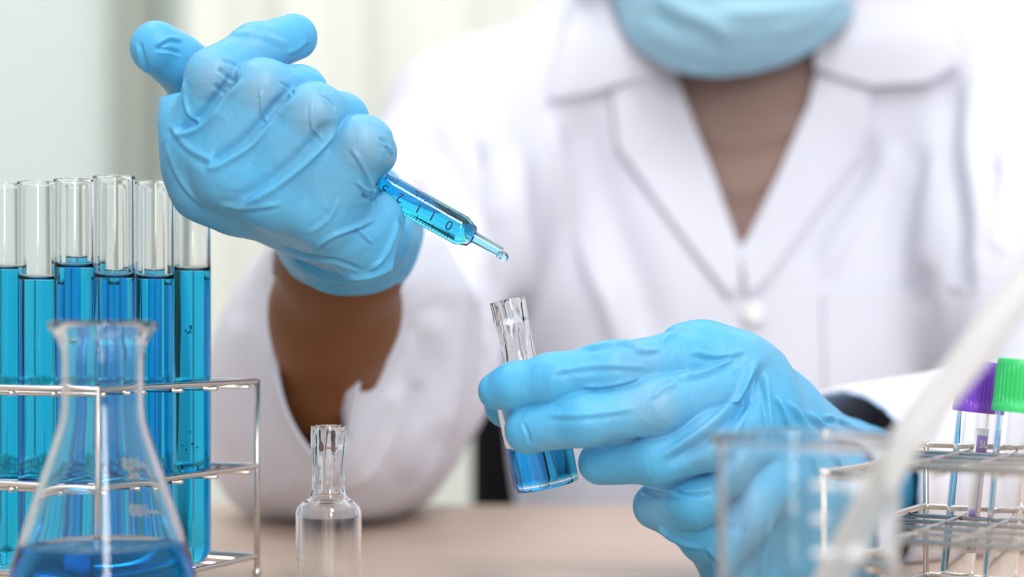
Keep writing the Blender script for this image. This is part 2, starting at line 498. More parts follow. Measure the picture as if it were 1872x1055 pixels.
# office chair
ch = empty('office_chair', (0.15, 1.36, 0)); tag(ch, 'black office chair behind the person in the lab coat', 'chair')
def rounded_slab(cx, cy, cz, wx, wy, wz, bend=0.0, bev=0.02):
    bm = box_bm((cx - wx / 2, cy - wy / 2, cz - wz / 2), (cx + wx / 2, cy + wy / 2, cz + wz / 2))
    bmesh.ops.bevel(bm, geom=bm.edges[:], offset=bev, segments=4, profile=0.6, affect='EDGES')
    subdivide_long(bm, 0.06)
    for v in bm.verts: v.co.y -= bend * ((v.co.x - cx) / (wx / 2)) ** 2
    return bm
from_bm('backrest', rounded_slab(0.172, 1.50, 0.745, 0.412, 0.06, 0.48, 0.05), M['black'], ch)
from_bm('seat', rounded_slab(0.16, 1.27, 0.44, 0.48, 0.46, 0.08), M['black'], ch)
for s in (-1, 1):
    pa = round_path([(0.16 + s * .20, 1.30, 0.42), (0.16 + s * .29, 1.30, 0.42), (0.16 + s * .29, 1.30, 0.62)], 0.04)
    bm = tube_bm(pa, 0.014, 10)
    from_bm('armrest_bracket', bm, M['black_plastic'], ch)
    from_bm('armrest', rounded_slab(0.16 + s * .29, 1.30, 0.635, 0.07, 0.22, 0.03, 0, 0.012), M['black_plastic'], ch)
from_bm('gas_post', tube_bm([(0.16, 1.3, 0.1), (0.16, 1.3, 0.4)], 0.025, 16), M['steel'], ch)
from_bm('back_bracket', tube_bm(round_path([(0.16, 1.40, 0.39), (0.16, 1.56, 0.40), (0.16, 1.545, 0.75)], 0.05), 0.018, 10), M['black_plastic'], ch)
for k in range(5):
    a = k * 2 * math.pi / 5
    from_bm('leg', tube_bm([(0.16, 1.3, 0.11), (0.16 + .28 * math.cos(a), 1.3 + .28 * math.sin(a), 0.075)], [0.022, 0.014], 10), M['black_plastic'], ch)
    cc = Vector((0.16 + .28 * math.cos(a), 1.3 + .28 * math.sin(a), 0.031))
    from_bm('caster', tube_bm([cc - Vector((.012, 0, 0)), cc + Vector((.012, 0, 0))], 0.03, 18), M['rubber'], ch)

# ---------------------------------------------------------------- the person
person = empty('person', (0.15, 1.25, 0.48))
tag(person, 'person in white lab coat, blue gloves and face mask holding a syringe over a bottle', 'person')
def kid(name, V, Q, m, parent=person):
    return link_mesh(name, to_mesh(name, V, Q), m, parent)

SHR = P(870, 270, 1.215)   # shoulder joint on the left of the photo
SHL = P(1850, 230, 1.215)
ELR = P(610, 845, 0.985)
ELL = np.array([0.335, 0.950, ZC - 0.064])
NECK = P(1352, 60, 1.235)

# body: head, neck, torso, arms; one continuous surface
B = Field((-0.30, 0.72, 0.38), (0.52, 1.50, 1.24), 0.0042)
CX = 0.155
for z, a, b, cy in ((0.46, .150, .105, 1.29), (0.56, .140, .095, 1.29), (0.68, .135, .090, 1.285), (0.80, .148, .095, 1.27), (0.90, .150, .092, 1.265)):
    B.ell((CX, cy, z), (a, b, .11), 0.03)
B.cap(SHR, P(1180, 170, 1.235), 0.045, 0.052, 0.04); B.cap(P(1180, 170, 1.235), P(1530, 150, 1.235), 0.055, 0.055, 0.03)
B.cap(P(1530, 150, 1.235), SHL, 0.052, 0.045, 0.04)
B.cap(P(1355, 200, 1.245), P(1338, -60, 1.215), 0.050, 0.046, 0.02)
HC = P(1332, -175, 1.185)
B.ell(HC + (0, 0.015, 0.03), (0.074, 0.094, 0.088), 0.02)
B.ell(HC + (-0.003, -0.02, -0.035), (0.062, 0.070, 0.068), 0.025)
B.ell(HC + (-0.005, -0.052, -0.085), (0.030, 0.028, 0.024), 0.02)                         # chin
B.cap(HC + (-0.004, -0.090, 0.02), HC + (-0.006, -0.104, -0.018), 0.007, 0.011, 0.012)      # nose
for s in (-1, 1):
    B.ell(HC + (s * 0.028 - .004, -0.094, 0.022), (0.015, 0.010, 0.009), 0.006, cut=True)   # eye sockets
    B.cap(HC + (s * 0.013 - .004, -0.084, 0.040), HC + (s * 0.045 - .004, -0.074, 0.038), 0.006, 0.005, 0.01)  # brow
    B.ell(HC + (s * 0.077, 0.008, -0.005), (0.008, 0.018, 0.031), 0.006)                    # ears
B.ell(HC + (-0.004, -0.084, -0.052), (0.022, 0.008, 0.008), 0.006)                          # lips
B.chain([(SHR, .046), (ELR, .038)], 0.03)
B.chain([(ELR, .040), (P(594, 700, .885), .0275), (P(613, 570, .842), .0285), (P(626, 460, .797), .0268), (P(610, 400, .765), .022)], 0.02)
B.chain([(SHL, .046), (ELL, .038)], 0.03)
B.chain([(ELL, .040), (P(1700, 920, .87), .030), (P(1610, 905, .83), .023), (P(1560, 880, .80), .021)], 0.02)
def clear_table(fd, y1=1.077, top=TABLE + 0.001):
    X, Y, Z = fd.ax[0][:, None, None], fd.ax[1][None, :, None], fd.ax[2][None, None, :]
    inside = np.minimum(np.minimum(y1 - Y, top - Z), Z - (TABLE - 0.036)) + 0 * X
    fd.D = np.maximum(fd.D, inside.astype(np.float32))
clear_table(B)
V, Q = B.mesh(); V = relax(V, Q, 2)
kid('body', V, Q, M['skin'])
for s in (-1, 1):
    bm = bmesh.new(); bmesh.ops.create_uvsphere(bm, u_segments=20, v_segments=14, radius=0.0115)
    c = HC + (s * 0.028 - .004, -0.082, 0.022)
    for v in bm.verts: v.co += Vector(c)
    from_bm('eye', bm, M['eye'], person)
# hair
H = Field(HC - (0.11, 0.12, 0.12), HC + (0.11, 0.15, 0.16), 0.004)
H.ell(HC + (0, 0.022, 0.035), (0.083, 0.100, 0.094), 0.01)
H.ell(HC + (0, 0.09, -0.02), (0.060, 0.04, 0.07), 0.03)
H.ell(HC + (-0.003, -0.075, -0.025), (0.068, 0.072, 0.085), 0.012, cut=True)
V, Q = H.mesh(); N = normals(V, Q); V = V + N * (0.0018 * np.sin(V[:, 0] * 900 + 6 * np.sin(V[:, 2] * 30)))[:, None]
kid('hair', V, Q, M['hair'])
# trousers and shoes under the table
T = Field((-0.06, 0.66, 0.0), (0.38, 1.44, 0.62), 0.008)
for s in (-1, 1):
    hp = np.array([CX + s * .085, 1.26, .575]); kn = np.array([CX + s * .10, .86, .55]); an = np.array([CX + s * .10, .88, .10])
    T.chain([(hp, .085), (kn, .062), (an, .048)], 0.03)
T.ell((CX, 1.28, .56), (.17, .12, .10), 0.03)
V, Q = T.mesh(); kid('trousers', V, Q, M['dark'])
for s in (-1, 1):
    S = Field((CX + s * .10 - .07, .66, -0.01), (CX + s * .10 + .07, .98, .14), 0.005)
    S.chain([((CX + s * .10, .91, .045), .040), ((CX + s * .10, .78, .033), .034), ((CX + s * .10, .72, .030), .030)], 0.02)
    S.D = np.maximum(S.D, -(S.ax[2][None, None, :] - 0.001)); 
    V, Q = S.mesh(); kid('shoe', V, Q, M['black_plastic'])

# sweater with rolled collar
def torso_field(lo, hi, h, grow):
    T = Field(lo, hi, h)
    for z, a, b, cy in ((0.48, .172, .125, 1.275), (0.58, .166, .122, 1.270), (0.68, .152, .122, 1.258), (0.78, .160, .124, 1.250), (0.88, .176, .118, 1.248), (0.965, .150, .096, 1.243)):
        T.ell((CX, cy, z), (a + grow, b + grow, .115 + grow), 0.035)
    T.cap(SHR, P(1150, 150, 1.235), 0.058 + grow, 0.066 + grow, 0.05)
    T.cap(P(1150, 150, 1.235), P(1560, 120, 1.235), 0.070 + grow, 0.070 + grow, 0.04)
    T.cap(P(1560, 120, 1.235), SHL, 0.066 + grow, 0.058 + grow, 0.05)
    return T
S = torso_field((-0.09, 1.05, 0.42), (0.40, 1.42, 1.14), 0.003, -0.012)
S.cap(P(1362, 330, 1.215), P(1348, 40, 1.215), 0.066, 0.056, 0.03)
S.cap(P(1352, 165, 1.213), P(1348, 60, 1.213), 0.063, 0.060, 0.006)
X, Y, Z = S.ax[0][:, None, None], S.ax[1][None, :, None], S.ax[2][None, None, :]
zt = P(0, 45, 1.21)[2]
S.D = np.maximum(S.D, (Z - zt) + 0 * X + 0 * Y)
S.cap(P(1350, 100, 1.213), P(1345, -40, 1.213), 0.050, 0.050, 0.004, cut=True)
V, Q = S.mesh(); V = relax(V, Q, 2); N = normals(V, Q)
nc = P(1352, 150, 1.213); ang = np.arctan2(V[:, 0] - nc[0], V[:, 1] - nc[1])
up = np.clip((V[:, 2] - P(0, 235, 1.15)[2]) / 0.012, 0, 1)
V = V + N * (0.0009 * np.sin(ang * 46) * up)[:, None]
V = folds(V, N, [([(1270, 235), (1340, 262), (1440, 240), (1480, 215)], 14, 3.5, 0.8),
                 ([(1300, 330), (1350, 345), (1420, 330)], 22, 2.5, 0.5)], 1.0, 1.3)
sweater_me = (V.copy(), Q.copy())
kid('turtleneck_sweater', V, Q, M['sweater'])

# ---- lab coat: torso with V opening, arms, sleeves
CT = torso_field((-0.14, 0.86, 0.44), (0.50, 1.42, 1.14), 0.0032, 0.0)
CT.chain([(SHR, .066), (P(800, 420, 1.15), .058), (P(720, 640, 1.07), .058), (P(650, 790, 1.02), .062)], 0.045)
CT.chain([(SHL, .066), ((SHL + ELL) / 2 + (0.01, 0, 0), .064), (ELL + (0, 0.03, 0.02), .062)], 0.09)
X, Y, Z = CT.ax[0][:, None, None], CT.ax[1][None, :, None], CT.ax[2][None, None, :]
PX = 936 + F * X / Y + 0 * Z; PY = 610 - F * (Z - ZC) / Y + 0 * X
CT.ell((.245, 1.232, .80), (.12, .115, .13), .05)
clear_table(CT)
# V neck: wedge, deep in front, through at the neck
le = (1355 - PX) - (455 - PY) * 0.43; re = (PX - 1355) - (455 - PY) * 0.47
wedge = np.maximum(np.maximum(le, re), (PY - 458)) * (1.2 / F)
deep = np.where(PY < 130, 0.0, (Y - 1.20))
CT.smax(slice(None), -np.maximum(wedge, deep + 0 * X), 0.002)
CT.cap(P(1352, 200, 1.22), P(1345, -60, 1.215), 0.074, 0.078, 0.004, cut=True)
V, Q = CT.mesh(); V = relax(V, Q, 2); N = normals(V, Q)
COATF = [  # long soft folds of the front and shoulders
    ([(1005, 185), (1030, 300), (1070, 430), (1120, 560), (1150, 700)], 22, 5.0, -0.9),
    ([(940, 250), (950, 400), (960, 540), (955, 680)], 22, 4.0, 0.6),
    ([(800, 200), (860, 300), (930, 420)], 26, 4.0, 0.8),
    ([(760, 300), (830, 400), (900, 520)], 24, 4.0, 0.8),
    ([(1640, 250), (1600, 340), (1540, 430), (1500, 520)], 24, 4.0, 0.8),
    ([(1720, 260), (1700, 400), (1690, 520)], 20, 3.5, 0.6),
    ([(1790, 120), (1780, 260), (1800, 420), (1790, 560)], 26, 5.0, 0.8),
    ([(1840, 260), (1850, 380), (1835, 520)], 18, 5.0, -0.9),
    ([(1260, 640), (1200, 760), (1140, 880)], 26, 5.0, 0.7),
    ([(760, 600), (820, 620), (890, 640)], 20, 4.0, -0.7),
    ([(800, 470), (860, 540), (890, 610)], 18, 4.0, 0.7),
]
V, Q = biggest(V, Q); N = normals(V, Q)
V = V + N * (0.0022 * vnoise(V * [1, 1, .6], 30, 3, 3))[:, None]
COATF = [(p_, w_, a_ * 1.7, t_) for p_, w_, a_, t_ in COATF] + [
    ([(885, 250), (905, 360), (925, 470), (925, 580), (912, 690)], 16, -14, 0.2),
    ([(1020, 215), (1050, 320), (1085, 440), (1120, 560)], 12, -6, 0.2),
    ([(770, 560), (830, 640), (880, 680)], 14, -5, 0.3),
    ([(1862, 330), (1856, 400), (1850, 470)], 14, -10, 0.2)]
V = folds(V, N, COATF, 1.0, 1.4)
coat_parts = [(V, Q)]

# forearm sleeve on the left: loft through drawn loops, hollow at the cuff
LOOPS = {  # depth: centre and outline points in px of the sleeve at that depth
    0.850: ((600, 640), [(740, 545), (700, 625), (660, 690), (650, 740), (638, 800), (605, 852), (570, 836), (530, 780), (507, 720), (495, 640), (503, 560), (497, 450), (560, 420), (640, 410), (720, 450)]),
    0.880: ((605, 640), [(790, 520), (760, 640), (730, 740), (715, 820), (660, 885), (560, 885), (500, 830), (470, 740), (455, 640), (462, 540), (490, 445), (560, 395), (650, 380), (750, 430)]),
    0.930: ((620, 670), [(860, 520), (840, 660), (820, 780), (780, 880), (680, 940), (540, 938), (450, 880), (405, 780), (395, 660), (420, 548), (485, 455), (560, 400), (660, 375), (780, 400)]),
    0.980: ((630, 700), [(885, 560), (880, 680), (850, 800), (790, 900), (690, 958), (560, 965), (440, 935), (385, 850), (372, 720), (392, 610), (440, 520), (540, 450), (660, 430), (800, 460)]),
    1.040: ((640, 730), [(880, 600), (870, 740), (830, 860), (740, 930), (640, 950), (500, 930), (420, 850), (410, 740), (430, 630), (520, 550), (640, 500), (780, 500)]),
    1.090: ((650, 735), [(780, 680), (760, 780), (700, 840), (620, 840), (550, 800), (530, 720), (570, 650), (680, 620)]),
}
NA = 48
def radial(c, pts):
    out = []
    pl = [np.array(p, float) for p in pts]
    sp = crom(pl + [pl[0]], 10)
    a = np.arctan2(sp[:, 1] - c[1], sp[:, 0] - c[0]); r = np.hypot(sp[:, 1] - c[1], sp[:, 0] - c[0])
    o = np.argsort(a); a, r = a[o], r[o]
    a = np.concatenate([a - 2 * np.pi, a, a + 2 * np.pi]); r = np.tile(r, 3)
    return np.interp(2 * np.pi * np.arange(NA) / NA, a, r)
RING = {d: (c[0], c[1], radial(c, pts)) for d, (c, pts) in LOOPS.items()}
SL = Field((-0.20, 0.815, TABLE - 0.01), (0.03, 1.11, 0.955), 0.00125)
X, Y, Z = SL.ax[0][:, None, None], SL.ax[1][None, :, None], SL.ax[2][None, None, :]
ds = sorted(RING); yy = SL.ax[1]
ccx = np.interp(yy, ds, [RING[d][0] for d in ds]); ccy = np.interp(yy, ds, [RING[d][1] for d in ds])
tab = np.array([[np.interp(y, ds, [RING[d][2][k] for d in ds]) for k in range(NA)] for y in yy])
PX = 936 + F * X / Y; PY = 610 - F * (Z - ZC) / Y
dx = PX - ccx[None, :, None] + 0 * Z; dy = PY - ccy[None, :, None] + 0 * X
rr = np.hypot(dx, dy); th = (np.arctan2(dy, dx) / (2 * np.pi) * NA) % NA
i0 = np.floor(th).astype(int) % NA; fr = th - np.floor(th)
jj = np.broadcast_to(np.arange(len(yy))[None, :, None], i0.shape)
w1, w2 = tab[jj, i0], tab[jj, (i0 + 1) % NA]
R = w1 + (w2 - w1) * fr
f = (rr - R) * Y / F
tha = th * 2 * np.pi / NA
wave = 0.005 * np.sin(tha * 2 + 1.0) + 0.003 * np.sin(tha * 5) + 0 * X
rim = 0.842 + wave * .7 + 0.008 * np.clip((PY - 620) / 220, 0, 1)
hole = np.maximum(f + 0.0036, Y - 0.965)
g = np.maximum(f * 0.8, rim - Y)
g = np.maximum(g, -hole)
SL.D = g.astype(np.float32)
SL.D = np.maximum(SL.D, (TABLE + 0.0005 - Z).astype(np.float32) + 0 * X + 0 * Y)
clear_table(SL)
V, Q = biggest(*SL.mesh()); V = relax(V, Q, 3); N = normals(V, Q)
SLF = [
    ([(440, 560), (415, 700), (440, 850)], 26, 2.2, 0.6),
    ([(700, 700), (745, 790), (740, 890)], 24, 2.5, 0.7),
    ([(780, 560), (820, 680), (800, 820)], 28, 3.5, 0.7),
    ([(500, 870), (580, 925), (700, 925)], 22, 2.2, 0.6),
    ([(740, 600), (760, 660), (770, 720)], 16, 1.6, 0.6),
]
V = folds(V, N, SLF, 0.868, 1.1)
coat_parts.append((V, Q))

# sleeve on the right with the open cuff
RC = P(1548, 890, .82); ax = (ELL - RC); ax /= np.linalg.norm(ax)
S2 = Field((0.08, 0.74, TABLE - 0.01), (0.46, 1.06, 0.93), 0.0018)
X, Y, Z = S2.ax[0][:, None, None], S2.ax[1][None, :, None], S2.ax[2][None, None, :]
S2.cap(RC - ax * .05, ELL, 0.0465, 0.058, 0.01)
S2.cap(ELL, ELL + np.array([0.0, 0.05, 0.05]), 0.060, 0.060, 0.01)
h = (X - RC[0]) * ax[0] + (Y - RC[1]) * ax[1] + (Z - RC[2]) * ax[2]
S2.D = np.maximum(S2.D, (-(h - 0.002 * np.sin((Z - RC[2]) * 120))).astype(np.float32))
S2.cap(RC - ax * .06, RC + ax * .10, 0.0434, 0.0455, 0.001, cut=True)
S2.D = np.maximum(S2.D, (TABLE + 0.0005 - Z).astype(np.float32) + 0 * X + 0 * Y)
V, Q = S2.mesh(); V = relax(V, Q, 2); N = normals(V, Q)
V = folds(V, N, [([(1700, 720), (1680, 820), (1700, 960)], 26, 3.0, 0.6), ([(1800, 700), (1780, 860), (1800, 1040)], 30, 4.0, 0.6),
                 ([(1640, 730), (1625, 760), (1630, 830)], 8, 0.8, 0.6)], 0.7, 1.0)
coat_parts.append((V, Q))

coat_obj = kid('lab_coat', *coat_parts[0], M['coat'])
for v, q in coat_parts[1:]: kid('sleeve', v, q, M['coat'], coat_obj)

# surface to lay lapels, pocket and buttons on
bv = BVHTree.FromPolygons([tuple(v) for v in np.concatenate([coat_parts[0][0], sweater_me[0]])],
                          [tuple(int(i) for i in q) for q in np.concatenate([coat_parts[0][1], sweater_me[1] + len(coat_parts[0][0])])])
def hit(px, py, dflt=1.14):
    o = Vector((0, 0, ZC)); d = (V3(px, py, 1.0) - o).normalized()
    r = bv.ray_cast(o + d * 0.95, d)
    return r[0].y if r[0] is not None and r[0].y < 1.35 else dflt
def sheet(name, poly, lift, thick, m, parent, step=9, edge_lift=0.0, crease=None, smooth_n=3, raise_fn=None):
    poly = [np.array(p, float) for p in poly]
    bd = []
    for i in range(len(poly)):
        a, b = poly[i], poly[(i + 1) % len(poly)]; n = max(1, int(np.hypot(*(b - a)) / step))
        bd += [a + (b - a) * k / n for k in range(n)]
    bd = np.array(bd); pts = [tuple(p) for p in bd]; nb = len(pts)
    def inside(x, y):
        c = False
        for i in range(len(poly)):
            x1, y1 = poly[i]; x2, y2 = poly[(i + 1) % len(poly)]
            if (y1 > y) != (y2 > y) and x < (x2 - x1) * (y - y1) / (y2 - y1) + x1: c = not c
        return c
    x0, y0 = bd.min(0); x1, y1 = bd.max(0)
    for gy in np.arange(y0 + step * .5, y1, step):
        for gx in np.arange(x0 + step * .5, x1, step):
            if inside(gx, gy) and np.hypot(bd[:, 0] - gx, bd[:, 1] - gy).min() > step * .55: pts.append((gx, gy))
    r = mgeo.delaunay_2d_cdt([Vector(p) for p in pts], [(i, (i + 1) % nb) for i in range(nb)], [], 1, 1e-4)
    vs, fs = r[0], r[2]
    D = np.array([hit(v.x, v.y) for v in vs])
    adj = [set() for _ in vs]
    for f in fs:
        for i in range(len(f)):
            adj[f[i]].add(f[i - 1]); adj[f[i - 1]].add(f[i])
    for _ in range(smooth_n * 3):
        D = np.array([0.5 * D[i] + 0.5 * np.mean(D[list(adj[i])]) if adj[i] else D[i] for i in range(len(D))])
    bm = bmesh.new(); bmv = []
    for v, d in zip(vs, D):
        L = lift + (raise_fn(v.x, v.y) if raise_fn else 0)
        bmv.append(bm.verts.new(V3(v.x, v.y, d - L)))
    for f in fs:
        try: bm.faces.new([bmv[i] for i in f])
        except ValueError: pass
    bmesh.ops.recalc_face_normals(bm, faces=bm.faces)
    if sum(f.normal.y for f in bm.faces) > 0: bmesh.ops.reverse_faces(bm, faces=bm.faces)
    o = from_bm(name, bm, m, parent)
    md = o.modifiers.new('thick', 'SOLIDIFY'); md.thickness = thick; md.offset = -1
    bvm = o.modifiers.new('soft', 'BEVEL'); bvm.width = thick * .4; bvm.segments = 2; bvm.limit_method = 'ANGLE'
    return o
def up_to(x, y): return 0.010 * max(0, min(1, (190 - y) / 120))
sheet('lapel', [(1226, 105), (1262, 205), (1310, 330), (1352, 452), (1356, 520), (1336, 545), (1240, 420), (1130, 268), (1118, 168), (1150, 150)],
      0.007, 0.0035, M['coat'], coat_obj)
sheet('lapel', [(1500, 90), (1478, 190), (1425, 315), (1352, 462), (1368, 545), (1400, 515), (1583, 268), (1592, 160), (1560, 150)],
      0.007, 0.0035, M['coat'], coat_obj)
sheet('collar', [(1238, 130), (1150, 150), (1075, 172), (1000, 184), (1018, 110), (1040, 30), (1050, -60), (1130, -120), (1215, -100), (1225, 0)],
      0.009, 0.0035, M['coat'], coat_obj, raise_fn=up_to)
sheet('collar', [(1488, 125), (1592, 158), (1700, 150), (1762, 112), (1740, 30), (1700, -60), (1600, -120), (1520, -100), (1500, 0)],
      0.009, 0.0035, M['coat'], coat_obj, raise_fn=up_to)
sheet('pocket', [(1505, 535), (1790, 520), (1800, 720), (1650, 800), (1510, 735)], 0.004, 0.002, M['coat'], coat_obj, step=16)
bm = bmesh.new()
fp = [(612, 660, .846), (634, 672, .842), (658, 692, .842), (652, 745, .845), (640, 800, .850), (630, 790, .858), (622, 730, .856)]
c_ = bm.verts.new(V3(636, 725, .848)); fv = [bm.verts.new(V3(*q)) for q in fp]
for i in range(len(fv)): bm.faces.new((c_, fv[i], fv[(i + 1) % len(fv)]))
bmesh.ops.subdivide_edges(bm, edges=bm.edges[:], cuts=2, use_grid_fill=True)
bmesh.ops.recalc_face_normals(bm, faces=bm.faces)
fo = from_bm('cuff_flap', bm, M['coat'], coat_obj); md = fo.modifiers.new('t', 'SOLIDIFY'); md.thickness = .002; md.offset = 0
bm = lathe([(0, .0012), (.003, .0012), (.0062, .0022), (.0075, .0012), (.0075, -.001), (0, -.001)], 28)
bt = from_bm('button', bm, M['button'], coat_obj)
bt.matrix_basis = Matrix.Translation(V3(1378, 572, hit(1378, 572) - 0.006)) @ Matrix.Rotation(math.pi / 2, 4, 'X')

# face mask
bm = bmesh.new(); nu, nv = 60, 46; rows = []
for j in range(nv + 1):
    v = j / nv                                   # 0 bottom, 1 top
    py = 138 - 370 * v
    hw = 225 * (1 - (1 - min(1, v / 0.42)) ** 1.9) ** 0.55 if v < 0.42 else 225 - 60 * ((v - 0.42) / 0.58) ** 2
    cx = 1315 + 28 * min(1, v / 0.3)
    row = []
    for i in range(nu + 1):
        u = -1 + 2 * i / nu
        x = cx + hw * u
        d = 1.058 + 0.085 * abs(u) ** 2.3 * (hw / 225) ** 1.5 + 0.050 * max(0, 1 - v / 0.30) ** 1.6 + 0.02 * max(0, (v - .7) / .3) ** 2
        d += 0.0014 * math.sin(v * 28) * (1 - u * u)
        row.append(bm.verts.new(V3(x, py - 6 * math.cos(u * 3), d)))
    rows.append(row)
for j in range(nv):
    for i in range(nu): bm.faces.new((rows[j][i], rows[j][i + 1], rows[j + 1][i + 1], rows[j + 1][i]))
bmesh.ops.remove_doubles(bm, verts=bm.verts, dist=1e-5)
bmesh.ops.recalc_face_normals(bm, faces=bm.faces)
if sum(f.normal.y for f in bm.faces) > 0: bmesh.ops.reverse_faces(bm, faces=bm.faces)
bm.verts.ensure_lookup_table(); bm.normal_update()
Vm = np.array([v.co for v in bm.verts]); Nm = np.array([v.normal for v in bm.verts])
Vn = folds(Vm, Nm, [([(1200, -10), (1250, 20), (1300, 40), (1350, 75)], 16, 5.0, 0.9),
                    ([(1290, 22), (1400, 20), (1500, 8), (1560, -6)], 12, 4.0, -1.0),
                    ([(1180, 50), (1260, 90), (1340, 105), (1440, 85)], 16, 2.5, 0.6),
                    ([(1400, 60), (1460, 45), (1520, 20)], 16, 2.5, 0.6)])
for v, c in zip(bm.verts, Vn): v.co = Vector(c)
mk = from_bm('face_mask', bm, M['mask'], person)
md = mk.modifiers.new('thick', 'SOLIDIFY'); md.thickness = 0.0012
for s in (-1, 1):
    ear = HC + (s * 0.080, 0.012, 0.0)
    for py, vv in ((70, .18), (-215, .95)):
        a = V3(1335 + s * 205, py if py < 0 else 0, 1.135)
        from_bm('ear_loop', tube_bm(crom([a, (np.array(a) + ear) / 2 + (s * .008, 0, 0), ear], 8), 0.0013, 8), M['mask'], mk)

# ---------------------------------------------------------------- gloves
def g3(t): return (P(t[0], t[1], t[2]), t[3] * 0.001)
def make_glove(lo, hi, palm, fingers, cuff, fl, knuckles, h=0.00062, web=0.006, noise_seed=1, kf=0.0012, kc=0.003):
    base = Field(lo, hi, h)
    for ch_ in palm: base.chain([g3(t) for t in ch_], 0.010)
    (c0, c1, r0, r1) = cuff
    base.cap(c0, c1 + (c1 - c0) * .3, r0, r1, kc)
    out = None
    for fg in fingers:
        pts, kb = fg
        f_ = base.copy(); f_.chain([g3(t) for t in pts], 0.004, kb)
        if out is None: out = f_
        else: out.smin(slice(None), f_.D, kf)
    # open the cuff
    axv = (c1 - c0) / np.linalg.norm(c1 - c0)
    X, Y, Z = out.ax[0][:, None, None], out.ax[1][None, :, None], out.ax[2][None, None, :]
    hh = (X - c1[0]) * axv[0] + (Y - c1[1]) * axv[1] + (Z - c1[2]) * axv[2]
    rad = np.sqrt((X - c1[0]) ** 2 + (Y - c1[1]) ** 2 + (Z - c1[2]) ** 2)
    th = np.arctan2(Z - c1[2], X - c1[0])
    cutp = (hh - 0.0025 * np.sin(th * 3 + .6) - 0.0015 * np.sin(th * 7)).astype(np.float32)
    cutp = np.where(rad < 0.07, cutp, -1).astype(np.float32)
    out.smax(slice(None), cutp, 0.0006)
    out.cap(c0 + (c1 - c0) * .55, c1 + (c1 - c0) * .6, r0 * .5 + r1 * .5 - .0014, r1 - .0014, 0.0008, cut=True)
    V, Q = out.mesh(); V = relax(V, Q, 2, .5); N = normals(V, Q)
    V = V + N * (0.00018 * vnoise(V, 170, noise_seed, 3))[:, None]
    n1 = vnoise(V, 105, noise_seed + 9, 2); n2 = vnoise(V * [1, .7, 1], 150, noise_seed + 17, 2)
    V = V + N * (0.00035 * np.exp(-np.abs(n1) * 5) * np.clip(.5 + n2, 0, 1))[:, None]
    fl = [(p_, w_ * (.75 if t_ < 0 else .58), a_ * 1.15, t_) for p_, w_, a_, t_ in fl]
    V = folds(V, N, fl)
    V = relax(V, Q, 1, .4)
    sk = np.zeros(len(V))
    for (x, y, d, r, a) in knuckles:
        c = P(x, y, d); q = np.linalg.norm(V - c, axis=1) / r
        sk = np.maximum(sk, a * np.exp(-q ** 2 * 1.2))
    me = to_mesh('glove', V, Q)
    at = me.attributes.new('skin', 'FLOAT', 'POINT'); at.data.foreach_set('value', sk.astype(np.float32))
    return me

palmR = [
    [(360, 262, .684, 12), (470, 335, .715, 16), (600, 390, .76, 18)],
    [(425, 315, .678, 14), (520, 365, .712, 17), (625, 405, .755, 18)],
    [(505, 352, .676, 14), (580, 388, .708, 17), (650, 415, .75, 17)],
    [(592, 388, .680, 13), (640, 415, .712, 16), (680, 430, .75, 18)],
    [(610, 405, .695, 13), (648, 436, .693, 12), (670, 474, .697, 5.5)],
    [(690, 400, .700, 10), (672, 470, .697, 6)],
    [(299, 186, .697, 1.3), (338, 218, .690, 8), (360, 262, .690, 10)],
    [(350, 310, .692, 10), (372, 345, .694, 11), (430, 372, .697, 12)],
    [(405, 215, .679, 8.5), (460, 245, .676, 8.5), (545, 288, .673, 8.5), (625, 330, .675, 8)],
    [(390, 190, .680, 6), (440, 205, .677, 6), (520, 240, .673, 6.5), (610, 290, .672, 6.5)],
]
fingersR = [
    ([(362, 258, .684, 11.5), (392, 141, .673, 11.0), (468, 92, .684, 10.3), (538, 68, .699, 9.4)], 0.006),
    ([(425, 315, .678, 13.5), (480, 162, .668, 11.2), (550, 170, .686, 10.2), (575, 225, .710, 9)], 0.009),
    ([(505, 352, .676, 13.5), (574, 205, .664, 11), (626, 218, .684, 9.8), (622, 275, .710, 9)], 0.009),
    ([(592, 388, .680, 12.5), (664, 264, .667, 11.0), (682, 280, .686, 8.6), (655, 325, .708, 8)], 0.009),
    ([(420, 270, .745, 15), (350, 135, .730, 12), (322, 110, .722, 11.2), (287, 88, .714, 11.4)], 0.008),
]
cR = np.array(P(637, 425, .797)); cR0 = np.array(P(624, 398, .757))
